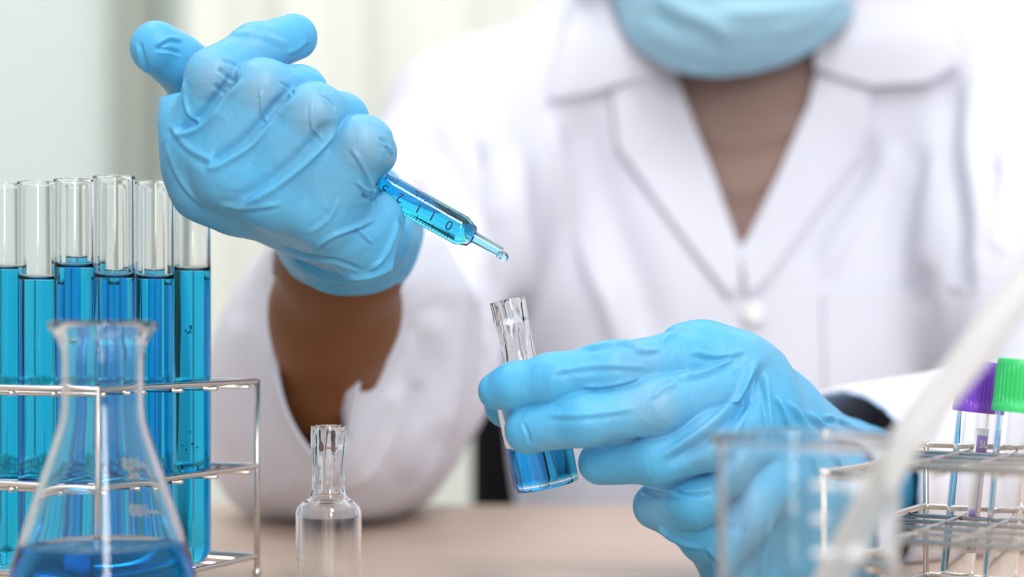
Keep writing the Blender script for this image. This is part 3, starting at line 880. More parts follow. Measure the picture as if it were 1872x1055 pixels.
FR = [
    ([(338, 139), (340, 180), (348, 212), (371, 228)], 6, 1.4, 0.6),
    ([(316, 238), (330, 244), (355, 237), (382, 219), (408, 190), (432, 161), (450, 138)], 8, 2.0, -1.1),
    ([(376, 300), (390, 306), (425, 288), (458, 265), (490, 232), (522, 197), (550, 165)], 8, 1.9, -1.1),
    ([(415, 389), (487, 352), (540, 312), (577, 278), (602, 250), (620, 225)], 9, 2.0, -1.0),
    ([(477, 161), (480, 200), (492, 228)], 5, 1.1, 0.5),
    ([(570, 188), (572, 232), (594, 258)], 5, 1.1, 0.5),
    ([(398, 124), (412, 136), (426, 148)], 7, -1.3, 0.3), ([(404, 108), (424, 116), (440, 124)], 6, -0.9, 0.3),
    ([(390, 152), (402, 165), (410, 174)], 7, -1.0, 0.3),
    ([(310, 225), (345, 270), (400, 300)], 10, 0.8, 0.6),
    ([(560, 465), (600, 435), (650, 415), (690, 400)], 7, 1.3, 0.8),
    ([(652, 412), (668, 432), (682, 445)], 5, 1.0, 0.8),
    ([(672, 498), (700, 468), (718, 430), (728, 392)], 7, 1.8, 0.8),
    ([(700, 340), (688, 355), (672, 362), (662, 352)], 6, -2.0, 0.4),
    ([(652, 330), (668, 345), (690, 350)], 6, 1.2, 0.4),
    ([(640, 268), (662, 300), (680, 340), (700, 395)], 7, 0.9, 0.6),
    ([(620, 360), (600, 400), (560, 430)], 8, 0.8, 0.6),
    ([(395, 372), (450, 380), (520, 372)], 8, 0.9, 0.6),
    ([(300, 255), (330, 330), (380, 385)], 8, 0.7, 0.5),
    ([(700, 262), (712, 270), (718, 285)], 4, 1.0, 0.8),
    ([(585, 172), (606, 188), (612, 205)], 4, -1.2, 0.6), ([(510, 150), (528, 160), (535, 175)], 4, -1.2, 0.6),
    ([(690, 252), (705, 262), (708, 282)], 4, -1.2, 0.6),
    ([(255, 75), (262, 105), (275, 135)], 6, -1.0, 0.6), ([(280, 85), (310, 70), (335, 75)], 6, 1.0, 0.8),
    ([(282, 90), (310, 92), (335, 100)], 5, -1.0, 0.6),
    ([(410, 60), (470, 62), (530, 85)], 9, 0.5, 0.5),
    ([(520, 100), (545, 88), (562, 72)], 8, 0.6, 0.5),
    # cuff
    ([(520, 462), (570, 490), (640, 506), (690, 500), (740, 470)], 7, 1.6, 0.8),
    ([(540, 500), (600, 530), (680, 530), (750, 500)], 8, 1.5, 0.7),
    ([(700, 500), (730, 460), (745, 410), (748, 370)], 7, 1.6, 0.8),
    ([(725, 510), (755, 470), (765, 420)], 6, 1.2, 0.8),
    ([(510, 448), (560, 468), (620, 478), (668, 498)], 5, -1.8, 0.3),
]
kR = [(392, 141, .662, .012, .75), (480, 162, .657, .013, .8), (574, 205, .653, .013, .8), (664, 262, .657, .013, .8),
      (470, 90, .676, .012, .3), (440, 230, .664, .016, .35), (540, 270, .662, .016, .35), (610, 330, .665, .018, .35),
      (360, 340, .68, .02, .3), (560, 400, .69, .03, .4), (420, 380, .68, .02, .4)]
gR = link_mesh('glove', make_glove((-0.165, 0.640, 0.855), (-0.020, 0.835, 0.998), palmR, fingersR, (cR0, cR, 0.030, 0.0362), FR, kR), M['glove'], person)
gR['label'] = 'blue glove closed in a fist around the syringe'

palmL = [
    [(1300, 662, .692, 12.5), (1372, 690, .700, 13), (1490, 830, .765, 20)],
    [(1345, 705, .690, 13), (1420, 780, .72, 18), (1500, 870, .775, 22)],
    [(1400, 760, .692, 14), (1450, 850, .72, 20), (1500, 890, .775, 22)],
    [(1415, 830, .695, 14), (1440, 930, .725, 20), (1500, 950, .775, 20)],
    [(1320, 935, .705, 12), (1380, 1030, .73, 16), (1470, 960, .77, 18)],
    [(1300, 985, .705, 11), (1365, 1060, .73, 15), (1450, 1010, .77, 15)],
    [(1240, 630, .692, 6.6), (1275, 640, .694, 8.5), (1345, 658, .692, 9.5)],
    [(1235, 940, .690, 9.5), (1290, 965, .695, 11.5)],
    [(1330, 800, .700, 12), (1340, 900, .705, 13)],
]
fingersL = [
    ([(1300, 662, .692, 12.5), (1235, 662, .682, 11.5), (1120, 676, .671, 10.8), (1010, 694, .671, 10.0), (940, 706, .674, 9.0), (908, 715, .677, 7.4)], 0.005),
    ([(1345, 705, .690, 13), (1200, 742, .667, 11), (1070, 768, .664, 9.9), (966, 786, .674, 9.6)], 0.005),
    ([(1400, 760, .692, 13), (1300, 806, .670, 11.2), (1200, 838, .672, 10.2), (1098, 846, .686, 9.0)], 0.005),
    ([(1415, 830, .695, 13), (1350, 885, .678, 11.0), (1270, 918, .680, 10), (1198, 926, .692, 9.4)], 0.005),
    ([(1400, 880, .745, 14), (1200, 800, .748, 12), (1010, 750, .738, 10.5), (927, 742, .7300, 9.6)], 0.006),
]
cL0 = np.array(P(1510, 862, .775)); cL = np.array(P(1622, 900, .838))
FL = [
    ([(1392, 648), (1350, 725), (1290, 785), (1190, 845)], 10, 2.6, -1.0),
    ([(1395, 665), (1360, 760), (1300, 850)], 10, 1.2, 0.7),
    ([(1240, 610), (1218, 618), (1205, 632)], 7, 1.4, 0.6),
    ([(1150, 622), (1170, 640), (1210, 640)], 7, 1.2, 0.6),
    ([(1050, 640), (1120, 628), (1160, 626)], 6, 1.0, 0.5),
    ([(1060, 706), (1110, 705), (1180, 688)], 7, 0.7, 0.8),
    ([(1000, 680), (1100, 668), (1200, 672)], 9, 0.6, 0.6),
    ([(955, 770), (965, 795), (970, 815)], 5, -0.8, 0.5),
    ([(990, 760), (1080, 757), (1170, 745)], 9, 0.6, 0.6),
    ([(1240, 700), (1210, 712), (1190, 730)], 7, 1.2, 0.7),
    ([(1260, 640), (1310, 650), (1370, 640)], 9, 0.9, 0.8),
    ([(1230, 690), (1290, 680), (1350, 650)], 8, 1.2, 0.7),
    ([(1400, 670), (1405, 740), (1415, 800)], 9, 1.0, 0.7),
    ([(1420, 720), (1440, 770), (1465, 830)], 7, 1.4, 0.8), ([(1440, 730), (1475, 780), (1500, 850)], 7, 1.2, 0.8),
    ([(1470, 750), (1520, 790), (1570, 840)], 7, 1.4, 0.8), ([(1500, 760), (1540, 770), (1590, 800)], 6, 1.4, 0.8),
    ([(1300, 900), (1260, 905), (1230, 895)], 6, -1.2, 0.5),
    ([(1200, 960), (1230, 985), (1290, 1005)], 7, 1.4, 0.7), ([(1170, 890), (1200, 900), (1250, 905)], 7, 1.0, 0.6),
    ([(1350, 900), (1320, 960), (1330, 1020)], 9, 1.3, 0.7), ([(1400, 900), (1380, 970), (1400, 1040)], 10, 1.3, 0.7),
    ([(1290, 1000), (1320, 1030), (1345, 1050)], 7, 1.2, 0.7),
]
kL = [(1180, 660, .660, .014, .5), (1200, 742, .656, .016, .6), (1300, 806, .660, .015, .5), (1290, 750, .665, .02, .35),
      (1380, 660, .69, .016, .4), (1130, 790, .66, .014, .3), (1350, 890, .668, .014, .4), (1200, 930, .684, .010, .6),
      (1010, 820, .665, .01, .3)]
gL = link_mesh('glove', make_glove((-0.020, 0.640, 0.735), (0.195, 0.845, 0.868), palmL, fingersL, (cL0, cL, 0.026, 0.0285), FL, kL, noise_seed=5), M['glove'], person)
gL['label'] = 'blue glove holding the small bottle between its fingers'

# ---------------------------------------------------------------- glassware
def place(root, m): root.matrix_world = m
def part(name, bm, m, root, smooth=True, ang=None):
    me = bpy.data.meshes.new(name); bm.to_mesh(me); bm.free()
    o = bpy.data.objects.new(name, me); COL.objects.link(o); me.materials.append(m)
    if smooth: me.polygons.foreach_set('use_smooth', [True] * len(me.polygons))
    o.parent = root
    if ang is None and any(k in m.name for k in ('glass', 'liquid', 'plastic')): ang = 62 if 'wavy' in m.name else 32
    if ang: autosmooth(o, ang)
    return o
def wrap_text(body, size, radius, z, ang, m, root, name='marking', along=True, inside=False, flip=False, zrot=0.0, radfn=None, bold=0.0):
    """print lettering round a surface of revolution at angle ang (radians); along: text reads along the axis"""
    me = text_mesh(body, size, bold=bold)
    c, s = math.cos(zrot), math.sin(zrot)
    bm = bmesh.new(); bm.from_mesh(me); bpy.data.meshes.remove(me)
    subdivide_long(bm, 0.0008)
    for v in bm.verts:
        x, y, w = v.co
        if flip: x = -x
        x, y = c * x - s * y, s * x + c * y
        r = (radfn(z + y) if radfn else radius) + w
        a = ang + x / max(r, 1e-4)
        v.co = Vector((r * math.cos(a), r * math.sin(a), z + y))
    return part(name, bm, m, root, smooth=False)

# --- test tubes in the left rack
def test_tube(root, level, liq):
    R, t, Ht = 0.0080, 0.0010, 0.1615
    n = 9; prof = []
    for i in range(n): a = math.pi / 2 * i / (n - 1); prof.append((R * math.sin(a), R - R * math.cos(a)))
    prof += [(R, Ht * .3), (R, Ht * .6), (R, Ht - .0012), (R + .0004, Ht - .0006), (R + .0002, Ht), (R - t, Ht), (R - t - .0001, Ht - .001), (R - t, level + .006), (R - t, level + .0026), (R - t - .0003, level + .0014), (R - t - .0009, level + .0005), (R - t - .0020, level), (0, level)]
    Ri = R - t
    part('glass_tube', lathe(prof, 56), M['glass'], root)
    Rl = R - t; pl = []
    for i in range(n): a = math.pi / 2 * i / (n - 1); pl.append((Rl * math.sin(a), R - Rl * math.cos(a)))
    pl += [(Rl, level * .5), (Rl, level + .0012), (Rl - .0008, level + .0003), (Rl - .0022, level - .0002), (0, level - .0002)]
    part('liquid', lathe(pl, 56), liq, root)
ZB = ZC - 0.0990    # where the round tube bottoms rest on the rack floor
def tube_at(px, d, ylev, liq, label, dz=0.0):
    r = empty('test_tube', (0, 0, 0)); p = P(px, 610, d)
    r.location = (p[0], d, ZB + dz)
    lev = (ZC - (ylev - 610) * d / F) - (ZB + dz)
    test_tube(r, lev, liq)
    tag(r, label, 'test tube', 'tall test tubes of blue liquid in the left wire rack')
    return r
tube_at(8, .712, 493, M['liq_cyan'], 'test tube of cyan liquid at the far left edge of the left rack')
tube_at(69, .702, 512, M['liq_cyan'], 'test tube of cyan liquid second from the left edge of the left rack')
tube_at(136, .690, 490, M['liq_cyan'], 'test tube of blue liquid, third from the left edge, its top above the flask rim')
tube_at(209, .676, 509, M['liq_cyan'], 'nearest test tube of blue liquid, rising straight above the flask rim')
tube_at(283, .701, 511, M['liq_cyan'], 'test tube of blue liquid second from the right in the left rack')
tube_at(351, .729, 496, M['liq_cyan'], 'rightmost test tube of cyan liquid in the left rack')
tb6 = bpy.data.objects['test_tube.005']
rs = random.Random(4)
pts6 = [(-.0013, 605), (-.0004, 609), (.0006, 607), (.0009, 601), (.0008, 597), (-.0028, 815), (-.0012, 822), (.0015, 812), (.0032, 818), (-.0030, 852), (-.0028, 856), (.0035, 858), (-.0042, 628), (.0005, 790)]
bm = bmesh.new()
for dx6, py6 in pts6:
    rI = .0069; a6 = math.asin(dx6 / rI); z6 = (ZC - (py6 - 610) * .722 / F) - ZB
    r6 = .00055 * rs.uniform(.6, 1.2)
    g6 = bmesh.ops.create_icosphere(bm, subdivisions=2, radius=r6)
    for v in g6['verts']:
        v.co *= rs.uniform(.8, 1.2); v.co.y *= .3; v.co += Vector((rI * math.sin(a6), -rI * math.cos(a6), z6))
part('residue', bm, mat('dark_green_residue', (0.005, 0.06, 0.04), rough=.7), tb6)
bpy.data.objects['residue']['kind'] = 'stuff'; bpy.data.objects['residue']['label'] = 'dark green specks stuck inside the tube'
tube_at(146, .738, 484, M['liq_cyan'], 'back row test tube of blue liquid behind the third tube from the left')
tube_at(210, .742, 522, M['liq_cyan'], 'lower filled test tube in the back row, seen through the nearest tube')
tube_at(282, .757, 512, M['liq_cyan'], 'back row test tube behind the second tube from the right')

# --- left wire rack
def rack_wires(name, root, wires, r, m=M['steel']):
    for w in wires: part(name, tube_bm(w, r, 10), m, root)
rk = empty('test_tube_rack', (-0.1572, 0.645, TABLE)); tag(rk, 'steel wire rack holding the tall blue test tubes', 'test tube rack')
O = Vector((-0.1572, 0.645, 0)); U = Vector((.372, .928, 0)); Wd = Vector((-.90, .435, 0)).normalized()
LU, LW = .1185, .155
def rp(a, b, z): return O + U * a + Wd * b + Vector((0, 0, z)) - Vector((-0.1572, 0.645, TABLE))
zs = {'top': ZC - .0212, 'mid': ZC - .0587, 'low': ZC - .0985}
for nm, z in zs.items():
    frame = round_path([rp(0, .004, z), rp(0, 0, z), rp(LU, 0, z), rp(LU, LW, z), rp(0, LW, z), rp(0, .0005, z)], .0015, 3)
    part('rail', tube_bm(frame, 0.00125, 10), M['steel'], rk)
    if nm != 'low':
        for a in (.0035, .030, .0565, .083, .1095):
            part('cross_wire', tube_bm([rp(a, -.0015, z - .0021), rp(a, LW + .0015, z - .0021)], .0009, 8), M['steel'], rk)
        for b in (.021, .042, .063, .084, .105, .126, .147):
            part('cross_wire', tube_bm([rp(-.0015, b, z - .0021), rp(LU + .0015, b, z - .0021)], .0009, 8), M['steel'], rk)
    else:
        for k in range(7):
            part('floor_wire', tube_bm([rp(.012 + k * .016, 0, z - .0005), rp(.012 + k * .016, LW, z - .0005)], .0010, 8), M['steel'], rk)
for a, b in ((0, 0), (LU, 0), (LU, LW), (0, LW)):
    top = zs['top']
    part('post', tube_bm([rp(a, b, TABLE + .0022), rp(a, b, top + .0008)], .00125, 10), M['steel'], rk)
    bm = bmesh.new(); bmesh.ops.create_uvsphere(bm, u_segments=14, v_segments=10, radius=.0022)
    for v in bm.verts: v.co += rp(a, b, TABLE + .0022)
    part('foot', bm, M['steel'], rk)

# --- flask in front
fk = empty('erlenmeyer_flask', P(188, 610, .60) * (1, 1, 0) + (0, 0, TABLE + .0003))
fk.scale = (1.034, 1.034, .986)
tag(fk, 'conical glass flask of deep blue liquid in front of the left rack', 'flask')
def frad(z):
    zz = [0, .002, .006, .012, .030, .055, .070, .078, .084, .100, .1055, .1085, .1112]
    r_ = [.030, .0325, .0342, .0338, .0295, .0218, .0168, .0146, .0139, .0139, .0142, .0165, .0182]
    return float(np.interp(z, zz, r_))
zsamp = [0, .001, .002, .004, .006, .012, .02, .03, .04, .05, .06, .066, .072, .078, .084, .09, .098, .104, .1075, .1095, .1108]
prof = [(0, 0)] + [(frad(z), z) for z in zsamp]
prof += [(.0186, .1120), (.0182, .1134), (.0168, .1138), (.0152, .1128), (.0132, .1095)]
lz = ((ZC - (1000 - 610) * .60 / F) - TABLE) / .986
prof += [(frad(z) - .0016, z) for z in reversed([z for z in (.04, .05, .06, .066, .072, .078, .084, .09, .098, .104) if z > lz + .003])]
prof += [(frad(lz) - .0016, lz + .0015), (frad(lz) - .0022, lz + .0006), (frad(lz) - .0034, lz), (0, lz)]
part('glass_body', lathe(prof, 72), M['glass'], fk)
pl = [(0, .0022), (.030, .0026), (frad(.005) - .0016, .005)] + [(frad(z) - .0016, z) for z in (.008, .012, .016, .02, .024, .028, .032) if z < lz - .002] + \
     [(frad(lz) - .0018, lz - .0001), (0, lz - .0002)]
part('liquid', lathe(pl, 72), M['liq_flask'], fk)
def frb(z): return frad(z) + .0001
for z, t in ((.0610, '125'), (.0570, 'mL'), (.0435, '100'), (.0265, '75')):
    wrap_text(t, .0056 if t != 'mL' else .0048, 0, z, math.radians(72), M['white_print'], fk, 'graduation', radfn=frb, bold=.06)
def fline(a0, z0, a1, z1, w, root, m, rf, name='graduation'):
    bm = bmesh.new(); n = 14; A = []
    for i in range(n + 1):
        t = i / n; a = a0 + (a1 - a0) * t; z = z0 + (z1 - z0) * t
        r = rf(z); hv = abs(z1 - z0) > r * abs(a1 - a0)
        for s in (-1, 1):
            aa = a + (s * w / 2 / r if hv else 0); zz = z + (0 if hv else s * w / 2)
            rr_ = rf(zz) + .0001
            A.append(bm.verts.new((rr_ * math.cos(aa), rr_ * math.sin(aa), zz)))
    for i in range(n): bm.faces.new((A[2 * i], A[2 * i + 1], A[2 * i + 3], A[2 * i + 2]))
    o = part(name, bm, m, root, smooth=True)
    md = o.modifiers.new('t', 'SOLIDIFY'); md.thickness = .0001
    return o
D2 = math.radians
fline(D2(64), .0610, D2(48), .0610, .0012, fk, M['white_print'], frb)
fline(D2(64), .0435, D2(46), .0435, .0012, fk, M['white_print'], frb)
fline(D2(50), .0615, D2(44), .0300, .0012, fk, M['white_print'], frb)

# --- small glass bottles: one held, one standing
def bottle(root, hb, liquid_plane=None):
    """hb: height of the body up to the shoulder"""
    R, t = .0137, .0011
    sh = hb; nk = hb + .0085; top = nk + .0275
    zs_ = [(.0118, 0), (.0132, .0004), (R, .0022), (R, hb * .5), (R, sh), (R - .0006, sh + .0022), (R - .0025, sh + .0042), (R - .0050, sh + .0058),
           (.0075, sh + .0072), (.0070, nk + .001), (.0068, nk + .006), (.0069, nk + .012), (.0071, nk + .017), (.0071, nk + .0185), (.0074, nk + .0190), (.0074, top - .0012), (.0072, top)]
    inner = [(.0058, top), (.0056, top - .001), (.0054, nk + .019), (.0052, nk + .012), (.0051, nk + .006), (.0053, nk + .001), (.0068, sh + .0055),
             (R - .0046, sh + .0040), (R - .0022, sh + .0024), (R - t, sh - .0005), (R - t, hb * .5), (R - t, .0045), (R - .003, .0024), (0, .0020)]
    pf = [(0, .0012), (.008, .0010), (.0105, 0)] + zs_ + inner
    fine = []
    for (a, b) in zip(pf, pf[1:]):
        n = max(1, int(abs(b[1] - a[1]) / .0012))
        for k in range(n): fine.append((a[0] + (b[0] - a[0]) * k / n, a[1] + (b[1] - a[1]) * k / n))
    fine.append(pf[-1])
    bm = lathe(fine, 72, close=False)
    if liquid_plane is not None:
        inv = root.matrix_world.inverted()
        co = inv @ Vector(liquid_plane); no = (inv.to_3x3() @ Vector((0, 0, 1))).normalized()
        bm2 = bm.copy()
        def keep_inner(b, flag):
            kill = []
            for f in b.faces:
                rmax = max(math.hypot(v.co.x, v.co.y) for v in f.verts); c = f.calc_center_median()
                isin = (c.z > .0018 and rmax < R - t * .6 and c.z < sh + .0001) and not (c.z < .0022 and rmax > R - .0035 and False)
                if isin != flag: kill.append(f)
            bmesh.ops.delete(b, geom=kill, context='FACES')
        keep_inner(bm2, True); keep_inner(bm, False)
        bmesh.ops.bisect_plane(bm2, geom=bm2.verts[:] + bm2.edges[:] + bm2.faces[:], plane_co=co, plane_no=no, clear_inner=True)
        be = [e for e in bm2.edges if e.is_boundary and all(abs((v.co - co).dot(no)) < 1e-5 for v in e.verts)]
        bmesh.ops.holes_fill(bm2, edges=be)
        tmp = bpy.data.meshes.new('tmp'); bm2.to_mesh(tmp); bm2.free(); bm.from_mesh(tmp); bpy.data.meshes.remove(tmp)
        bmesh.ops.remove_doubles(bm, verts=bm.verts, dist=2e-6)
    for v in bm.verts:       # hand-drawn neck: wavy, slightly faceted glass
        x, y, z = v.co; r = math.hypot(x, y)
        if z > sh + .006 and 1e-4 < r:
            a = math.atan2(y, x); w = min(1, (z - sh - .006) / .004) * min(1, max(0, (top - z)) / .003)
            inn = r < .0062
            dr = (.00016 if inn else .00005) * (math.sin(a * 5 + z * 90) + .8 * math.sin(a * 9 - z * 160 + 1) + .35 * math.sin(z * 1100 + 2 * math.sin(a * 3)))
            v.co.x *= 1 + w * dr / r; v.co.y *= 1 + w * dr / r
    bmesh.ops.recalc_face_normals(bm, faces=bm.faces)
    part('glass_body', bm, M['wavy_glass'], root)
    if liquid_plane is not None:
        Rl = R - t - .0001
        bm = lathe([(0, .0021), (R - .0031, .0025), (Rl, .0046), (Rl, hb * .3), (Rl, hb * .6), (Rl, sh - .001), (0, sh - .001)], 72)
        co = co - no * .0002
        g_ = bm.verts[:] + bm.edges[:] + bm.faces[:]
        bmesh.ops.bisect_plane(bm, geom=g_, plane_co=co, plane_no=no, clear_outer=True)
        ed = [e for e in bm.edges if e.is_boundary]
        bmesh.ops.holes_fill(bm, edges=ed)
        bmesh.ops.recalc_face_normals(bm, faces=bm.faces)
        part('liquid', bm, M['liq_vial'], root, ang=30)
hb_root = empty('glass_bottle')
bot, topp = P(1001, 890, .7035), P(927, 548, .7035)
hgt = float(np.linalg.norm(topp - bot))
m4 = frame_to(hb_root, bot, topp - bot)
bottle(hb_root, hgt - .036, P(990, 819, .7035))
tag(hb_root, 'tilted clear glass bottle a third full of blue liquid, held in the gloved fingers', 'bottle')
sb = empty('glass_bottle', P(601, 610, .705) * (1, 1, 0) + (0, 0, TABLE + .0003))
SC.view_layers[0].update()
zt_ = ZC - (779 - 610) * .705 / F - TABLE
bottle(sb, zt_ - .036)
tag(sb, 'empty clear glass bottle standing on the table in front of the white sleeve', 'bottle')

# --- syringe
sy = empty('syringe')
tip, tail = P(858, 430, .700), P(470, 212, .706)
frame_to(sy, tip, tail - tip, xhint=(0, -1, 0))
SC.view_layers[0].update()
Rb = .00635; Lb = .092
prof = [(0, -.0150), (.0019, -.0150), (.0023, -.0150), (.0027, -.002), (.0045, -.0012), (.0049, .0003), (Rb, .0036), (Rb, .0044), (Rb, .03), (Rb, .06), (Rb, Lb - .001), (Rb, Lb), (Rb + .004, Lb), (Rb + .004, Lb + .0015),
        (Rb - .0009, Lb + .0015), (Rb - .0009, .0602), (0, .0602)]
part('barrel', lathe(prof, 64), M['plastic_clear'], sy, ang=32)
pl = [(0, -.0149), (.0015, -.0149), (.0016, .0), (.0040, .0012), (Rb - .0008, .0044), (Rb - .0008, .060), (0, .060)]
part('liquid', lathe(pl, 64), M['liq_syringe'], sy, ang=25)
part('plunger', lathe([(0, .060), (Rb - .001, .060), (Rb - .001, .066), (.0025, .067), (.0025, Lb + .016), (.006, Lb + .016), (.006, Lb + .018), (0, Lb + .018)], 40), M['rubber'], sy, ang=40)
# drop hanging on the tip
bm = bmesh.new(); bmesh.ops.create_uvsphere(bm, u_segments=24, v_segments=18, radius=.0021)
for v in bm.verts: v.co.z *= 1.2
dp = part('drop', bm, volume_absorb(mat('pale_blue_drop', (1, 1, 1), rough=0, trans=1, ior=1.33), (0.1, .80, .95), 160), sy)
dirv = Vector(tip - tail).normalized()
dpos = Vector(tip) + dirv * .0158 + Vector((0, 0, -.0009))
dp.matrix_parent_inverse = Matrix(); dp.location = sy.matrix_world.inverted() @ dpos
dp.rotation_euler = (0, math.radians(0), 0)
tag(sy, 'clear graduated syringe of bright blue liquid gripped in the raised glove', 'syringe')
# printed scale; local x faces the camera, +y is to one side
def syt(body, z, ang, size, rot=0.0):
    wrap_text(body, size, Rb + .00008, z, ang, M['ink'], sy, 'scale_mark', zrot=rot)
for body, z in (('0', .0085), ('1', .0163), ('1', .0228), ('2', .0316), ('5', .0390)):
    syt(body, z, D2(-6), .0058, math.pi * .5)
for z in (.0095, .0245, .0390): syt('(mL', z, D2(42), .0042, math.pi * .5)
for k in range(26):
    z = .0070 + k * .00148; big = (k % 5 == 0)
    w_ = .50 if big else .15
    fline(D2(-62) + w_, z, D2(-62), z, .00035, sy, M['ink'], lambda z_: Rb + .00003, 'scale_mark')

# --- beaker and rod, front right
bk = empty('beaker', P(1478, 610, .5) * (1, 1, 0) + (0, 0, TABLE + .0003))
tag(bk, 'empty glass beaker standing nearest on the right, in front of the gloved hand', 'beaker')
Rk, Hk = .0262, .0775
prof = [(0, 0), (Rk - .003, 0), (Rk - .0008, .0008), (Rk, .003), (Rk, Hk - .004), (Rk + .0008, Hk - .0015), (Rk + .0018, Hk), (Rk + .0010, Hk + .0006), (Rk - .0006, Hk - .0008),
        (Rk - .0014, Hk - .004), (Rk - .0014, .004), (Rk - .003, .0022), (0, .0018)]
bm = lathe(prof, 72)
for v in bm.verts:      # pouring lip on the left
    a = math.atan2(v.co.y, v.co.x); da = abs((a - math.pi + math.pi) % (2 * math.pi) - math.pi)
    if v.co.z > Hk - .006:
        w = math.exp(-(da / .28) ** 2) * (v.co.z - Hk + .006) / .006
        v.co.x += -.003 * w * 0.6
part('glass_body', bm, M['glass'], bk)
for k, z in enumerate((.018, .0275, .037, .0465, .056, .0655)):
    fline(D2(-98), z, D2(-98) + (.30 if k % 2 else .16), z, .0022, bk, M['white_print'], lambda z_: Rk + .0001)
for z, t in ((.0275, '20'), (.0465, '40'), (.0655, '60')):
    wrap_text(t, .0070, Rk + .0001, z, D2(-70), M['white_print'], bk, 'graduation', bold=.04)
rd = empty('stirring_rod', P(1420, 1262, .505))
path = crom([P(1420, 1262, .505), P(1520, 1055, .495), P(1650, 815, .484), P(1762, 668, .476), P(1872, 525, .468), P(1990, 385, .46)], 8)
part('shaft', tube_bm([Vector(q) - rd.location for q in path], .0050, 24), M['milky'], rd)
tag(rd, 'milky white plastic rod leaning across the beaker, out of focus', 'stirring rod')

# --- right wire rack with capped tubes
rr = empty('test_tube_rack', (.108, .595, TABLE)); tag(rr, 'steel wire rack on the right holding the purple and green capped tubes', 'test tube rack')
O2 = Vector((.1085, .595, 0)); U2 = Vector((.50, .866, 0)).normalized(); W2 = Vector((.866, -.50, 0)).normalized()
LU2, LW2 = .122, .22
def rq(a, b, z): return O2 + U2 * a + W2 * b + Vector((0, 0, z)) - Vector((.108, .595, TABLE))
for z in (ZC - .0455, ZC - .0709, ZC - .099):
    frame = round_path([rq(0, .004, z), rq(0, LW2, z), rq(LU2, LW2, z), rq(LU2, 0, z), rq(0, 0, z), rq(0, .0035, z)], .003, 3)
    part('rail', tube_bm(frame, 0.0013, 10), M['steel'], rr)
    if z > ZC - .09:
        for k in range(1, 6):
            aa = LU2 * k / 6
            part('cross_wire', tube_bm([rq(aa, -.001, z - .002), rq(aa, LW2 + .001, z - .002)], .0009, 8), M['steel'], rr)
        for k in range(1, 11):
            bb = LW2 * k / 11
            part('cross_wire', tube_bm([rq(-.001, bb, z - .002), rq(LU2 + .001, bb, z - .002)], .0009, 8), M['steel'], rr)
    else:
        for k in range(1, 6):
            part('floor_wire', tube_bm([rq(LU2 * k / 6, 0, z - .0005), rq(LU2 * k / 6, LW2, z - .0005)], .0009, 8), M['steel'], rr)
for a_, b_ in ((0, .001), (LU2, .001), (LU2, LW2), (0, LW2)):
    part('post', tube_bm([rq(a_, b_, TABLE + .002), rq(a_, b_, ZC - .0440)], .0012, 10), M['steel'], rr)
    bm = bmesh.new(); bmesh.ops.create_uvsphere(bm, u_segments=12, v_segments=8, radius=.0021)
    for v in bm.verts: v.co += rq(a_, b_, TABLE + .0021)
    part('foot', bm, M['steel'], rr)

def cap_bm(R, h):
    bm = bmesh.new(); seg = 120; rings = []
    prof = [(R * .55, h * .985), (R * .80, h), (R * .90, h * .985), (R * .93, h * .93), (R * .935, h * .9), (R * .95, h * .2), (R * 1.0, h * .14), (R * 1.02, h * .08), (R * 1.0, 0), (R * .86, 0)]
    fine = []
    for a, b in zip(prof, prof[1:]):
        n = 1 if abs(a[1] - b[1]) < h * .2 else 8
        for k in range(n): fine.append((a[0] + (b[0] - a[0]) * k / n, a[1] + (b[1] - a[1]) * k / n))
    fine.append(prof[-1])
    for r, z in fine:
        g_ = h * .2 <= z <= h * .86
        rings.append([bm.verts.new(((r + (.00035 * (1 if (i % 4) < 2 else -1) if g_ else 0)) * math.cos(2 * math.pi * i / seg),
                                    (r + (.00035 * (1 if (i % 4) < 2 else -1) if g_ else 0)) * math.sin(2 * math.pi * i / seg), z)) for i in range(seg)])
    for A, Bq in zip(rings, rings[1:]):
        for i in range(seg): bm.faces.new((A[i], Bq[i], Bq[(i + 1) % seg], A[(i + 1) % seg]))
    bm.faces.new(rings[0]); bm.faces.new(rings[-1][::-1])
    bmesh.ops.recalc_face_normals(bm, faces=bm.faces)
    return bm
def patch(root, parent, R, a0, a1, z0, z1, m, name, th=.00008, lift=0.0001):
    bm = bmesh.new(); n = 20; A = []
    for i in range(n + 1):
        a = a0 + (a1 - a0) * i / n
        for z in (z0, z1): A.append(bm.verts.new(((R + lift) * math.cos(a), (R + lift) * math.sin(a), z)))
    for i in range(n): bm.faces.new((A[2 * i], A[2 * i + 2], A[2 * i + 3], A[2 * i + 1]))
    o = part(name, bm, m, parent)
    md = o.modifiers.new('t', 'SOLIDIFY'); md.thickness = th; md.offset = 1
    return o
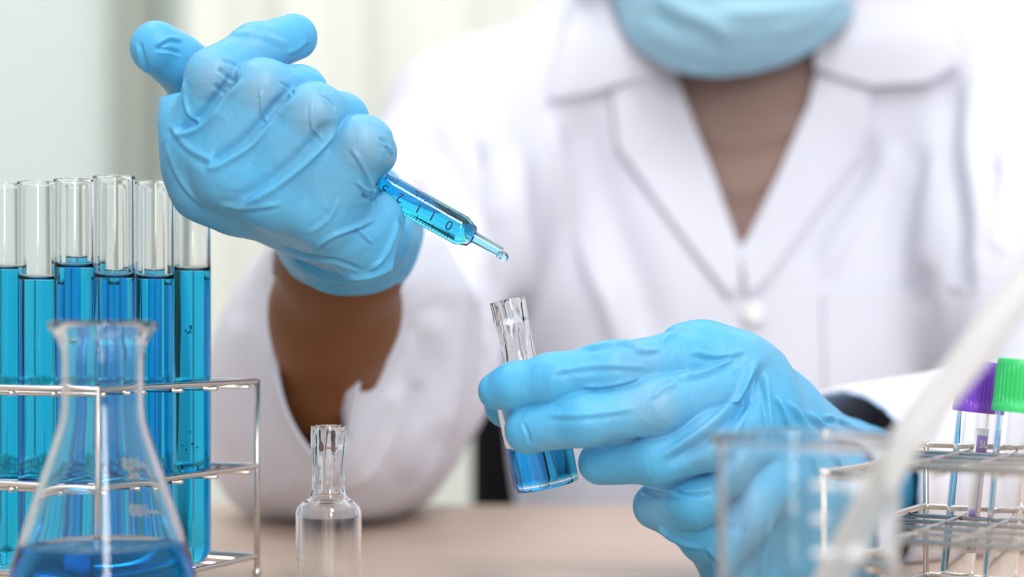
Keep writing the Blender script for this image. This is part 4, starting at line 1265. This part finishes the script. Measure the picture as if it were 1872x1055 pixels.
def capped_tube(px, ytop, d, lean, capm, labelled):
    r = empty('capped_tube')
    topc = P(px, ytop, d); axis = Vector((lean, 0.0, 1)).normalized()
    Hc = .0205; Lt = .0720; Rt = .0066
    zbot = topc[2] - (Lt + Hc * .9) * axis.z
    base = Vector(topc) - axis * (Lt + Hc * .90)
    frame_to(r, base, axis); SC.view_layers[0].update()
    n = 8; prof = []
    for i in range(n): a = math.pi / 2 * i / (n - 1); prof.append((Rt * math.sin(a), Rt - Rt * math.cos(a)))
    prof += [(Rt, .03), (Rt, Lt), (Rt - .0013, Lt), (Rt - .0013, .03)]
    for i in range(n): a = math.pi / 2 * (1 - i / (n - 1)); prof.append(((Rt - .0013) * math.sin(a), Rt - (Rt - .0013) * math.cos(a)))
    part('tube', lathe(prof, 48), M['plastic_clear'], r)
    c = part('cap', cap_bm(.0083, Hc), capm, r, ang=50); c.location = (0, 0, Lt - Hc * .10)
    if labelled:
        a0, a1 = D2(-92), D2(-30)
        lb = patch(r, r, Rt, a0, a1, .0145, .0640, M['label'], 'label')
        patch(r, lb, Rt, D2(-86), D2(-38), .0540, .0612, M['label_purple'], 'print', lift=.0002)
        patch(r, lb, Rt, D2(-60), D2(-58), .0260, .0530, M['label_purple'], 'print', lift=.0002)
        patch(r, lb, Rt, D2(-88), D2(-64), .0292, .0318, M['label_purple'], 'print', lift=.0002)
        wrap_text('SU', .0042, Rt + .00032, .0576, D2(-56), M['label'], lb, 'print')
        wrap_text('LOT  19', .0022, Rt + .00022, .0195, D2(-66), M['ink'], lb, 'print')
        wrap_text('20', .0022, Rt + .00022, .0165, D2(-50), M['ink'], lb, 'print')
        patch(r, lb, Rt, D2(-80), D2(-66), .0158, .0176, M['ink'], 'print', lift=.0002)
    return r
t1 = capped_tube(1790, 660, .678, .105, M['purple'], True)
tag(t1, 'clear tube with ribbed purple cap and white label in the right rack', 'capped tube')
t2 = capped_tube(1862, 656, .652, .085, M['green'], False)
tag(t2, 'clear tube with ribbed green cap at the right edge of the photo', 'capped tube')
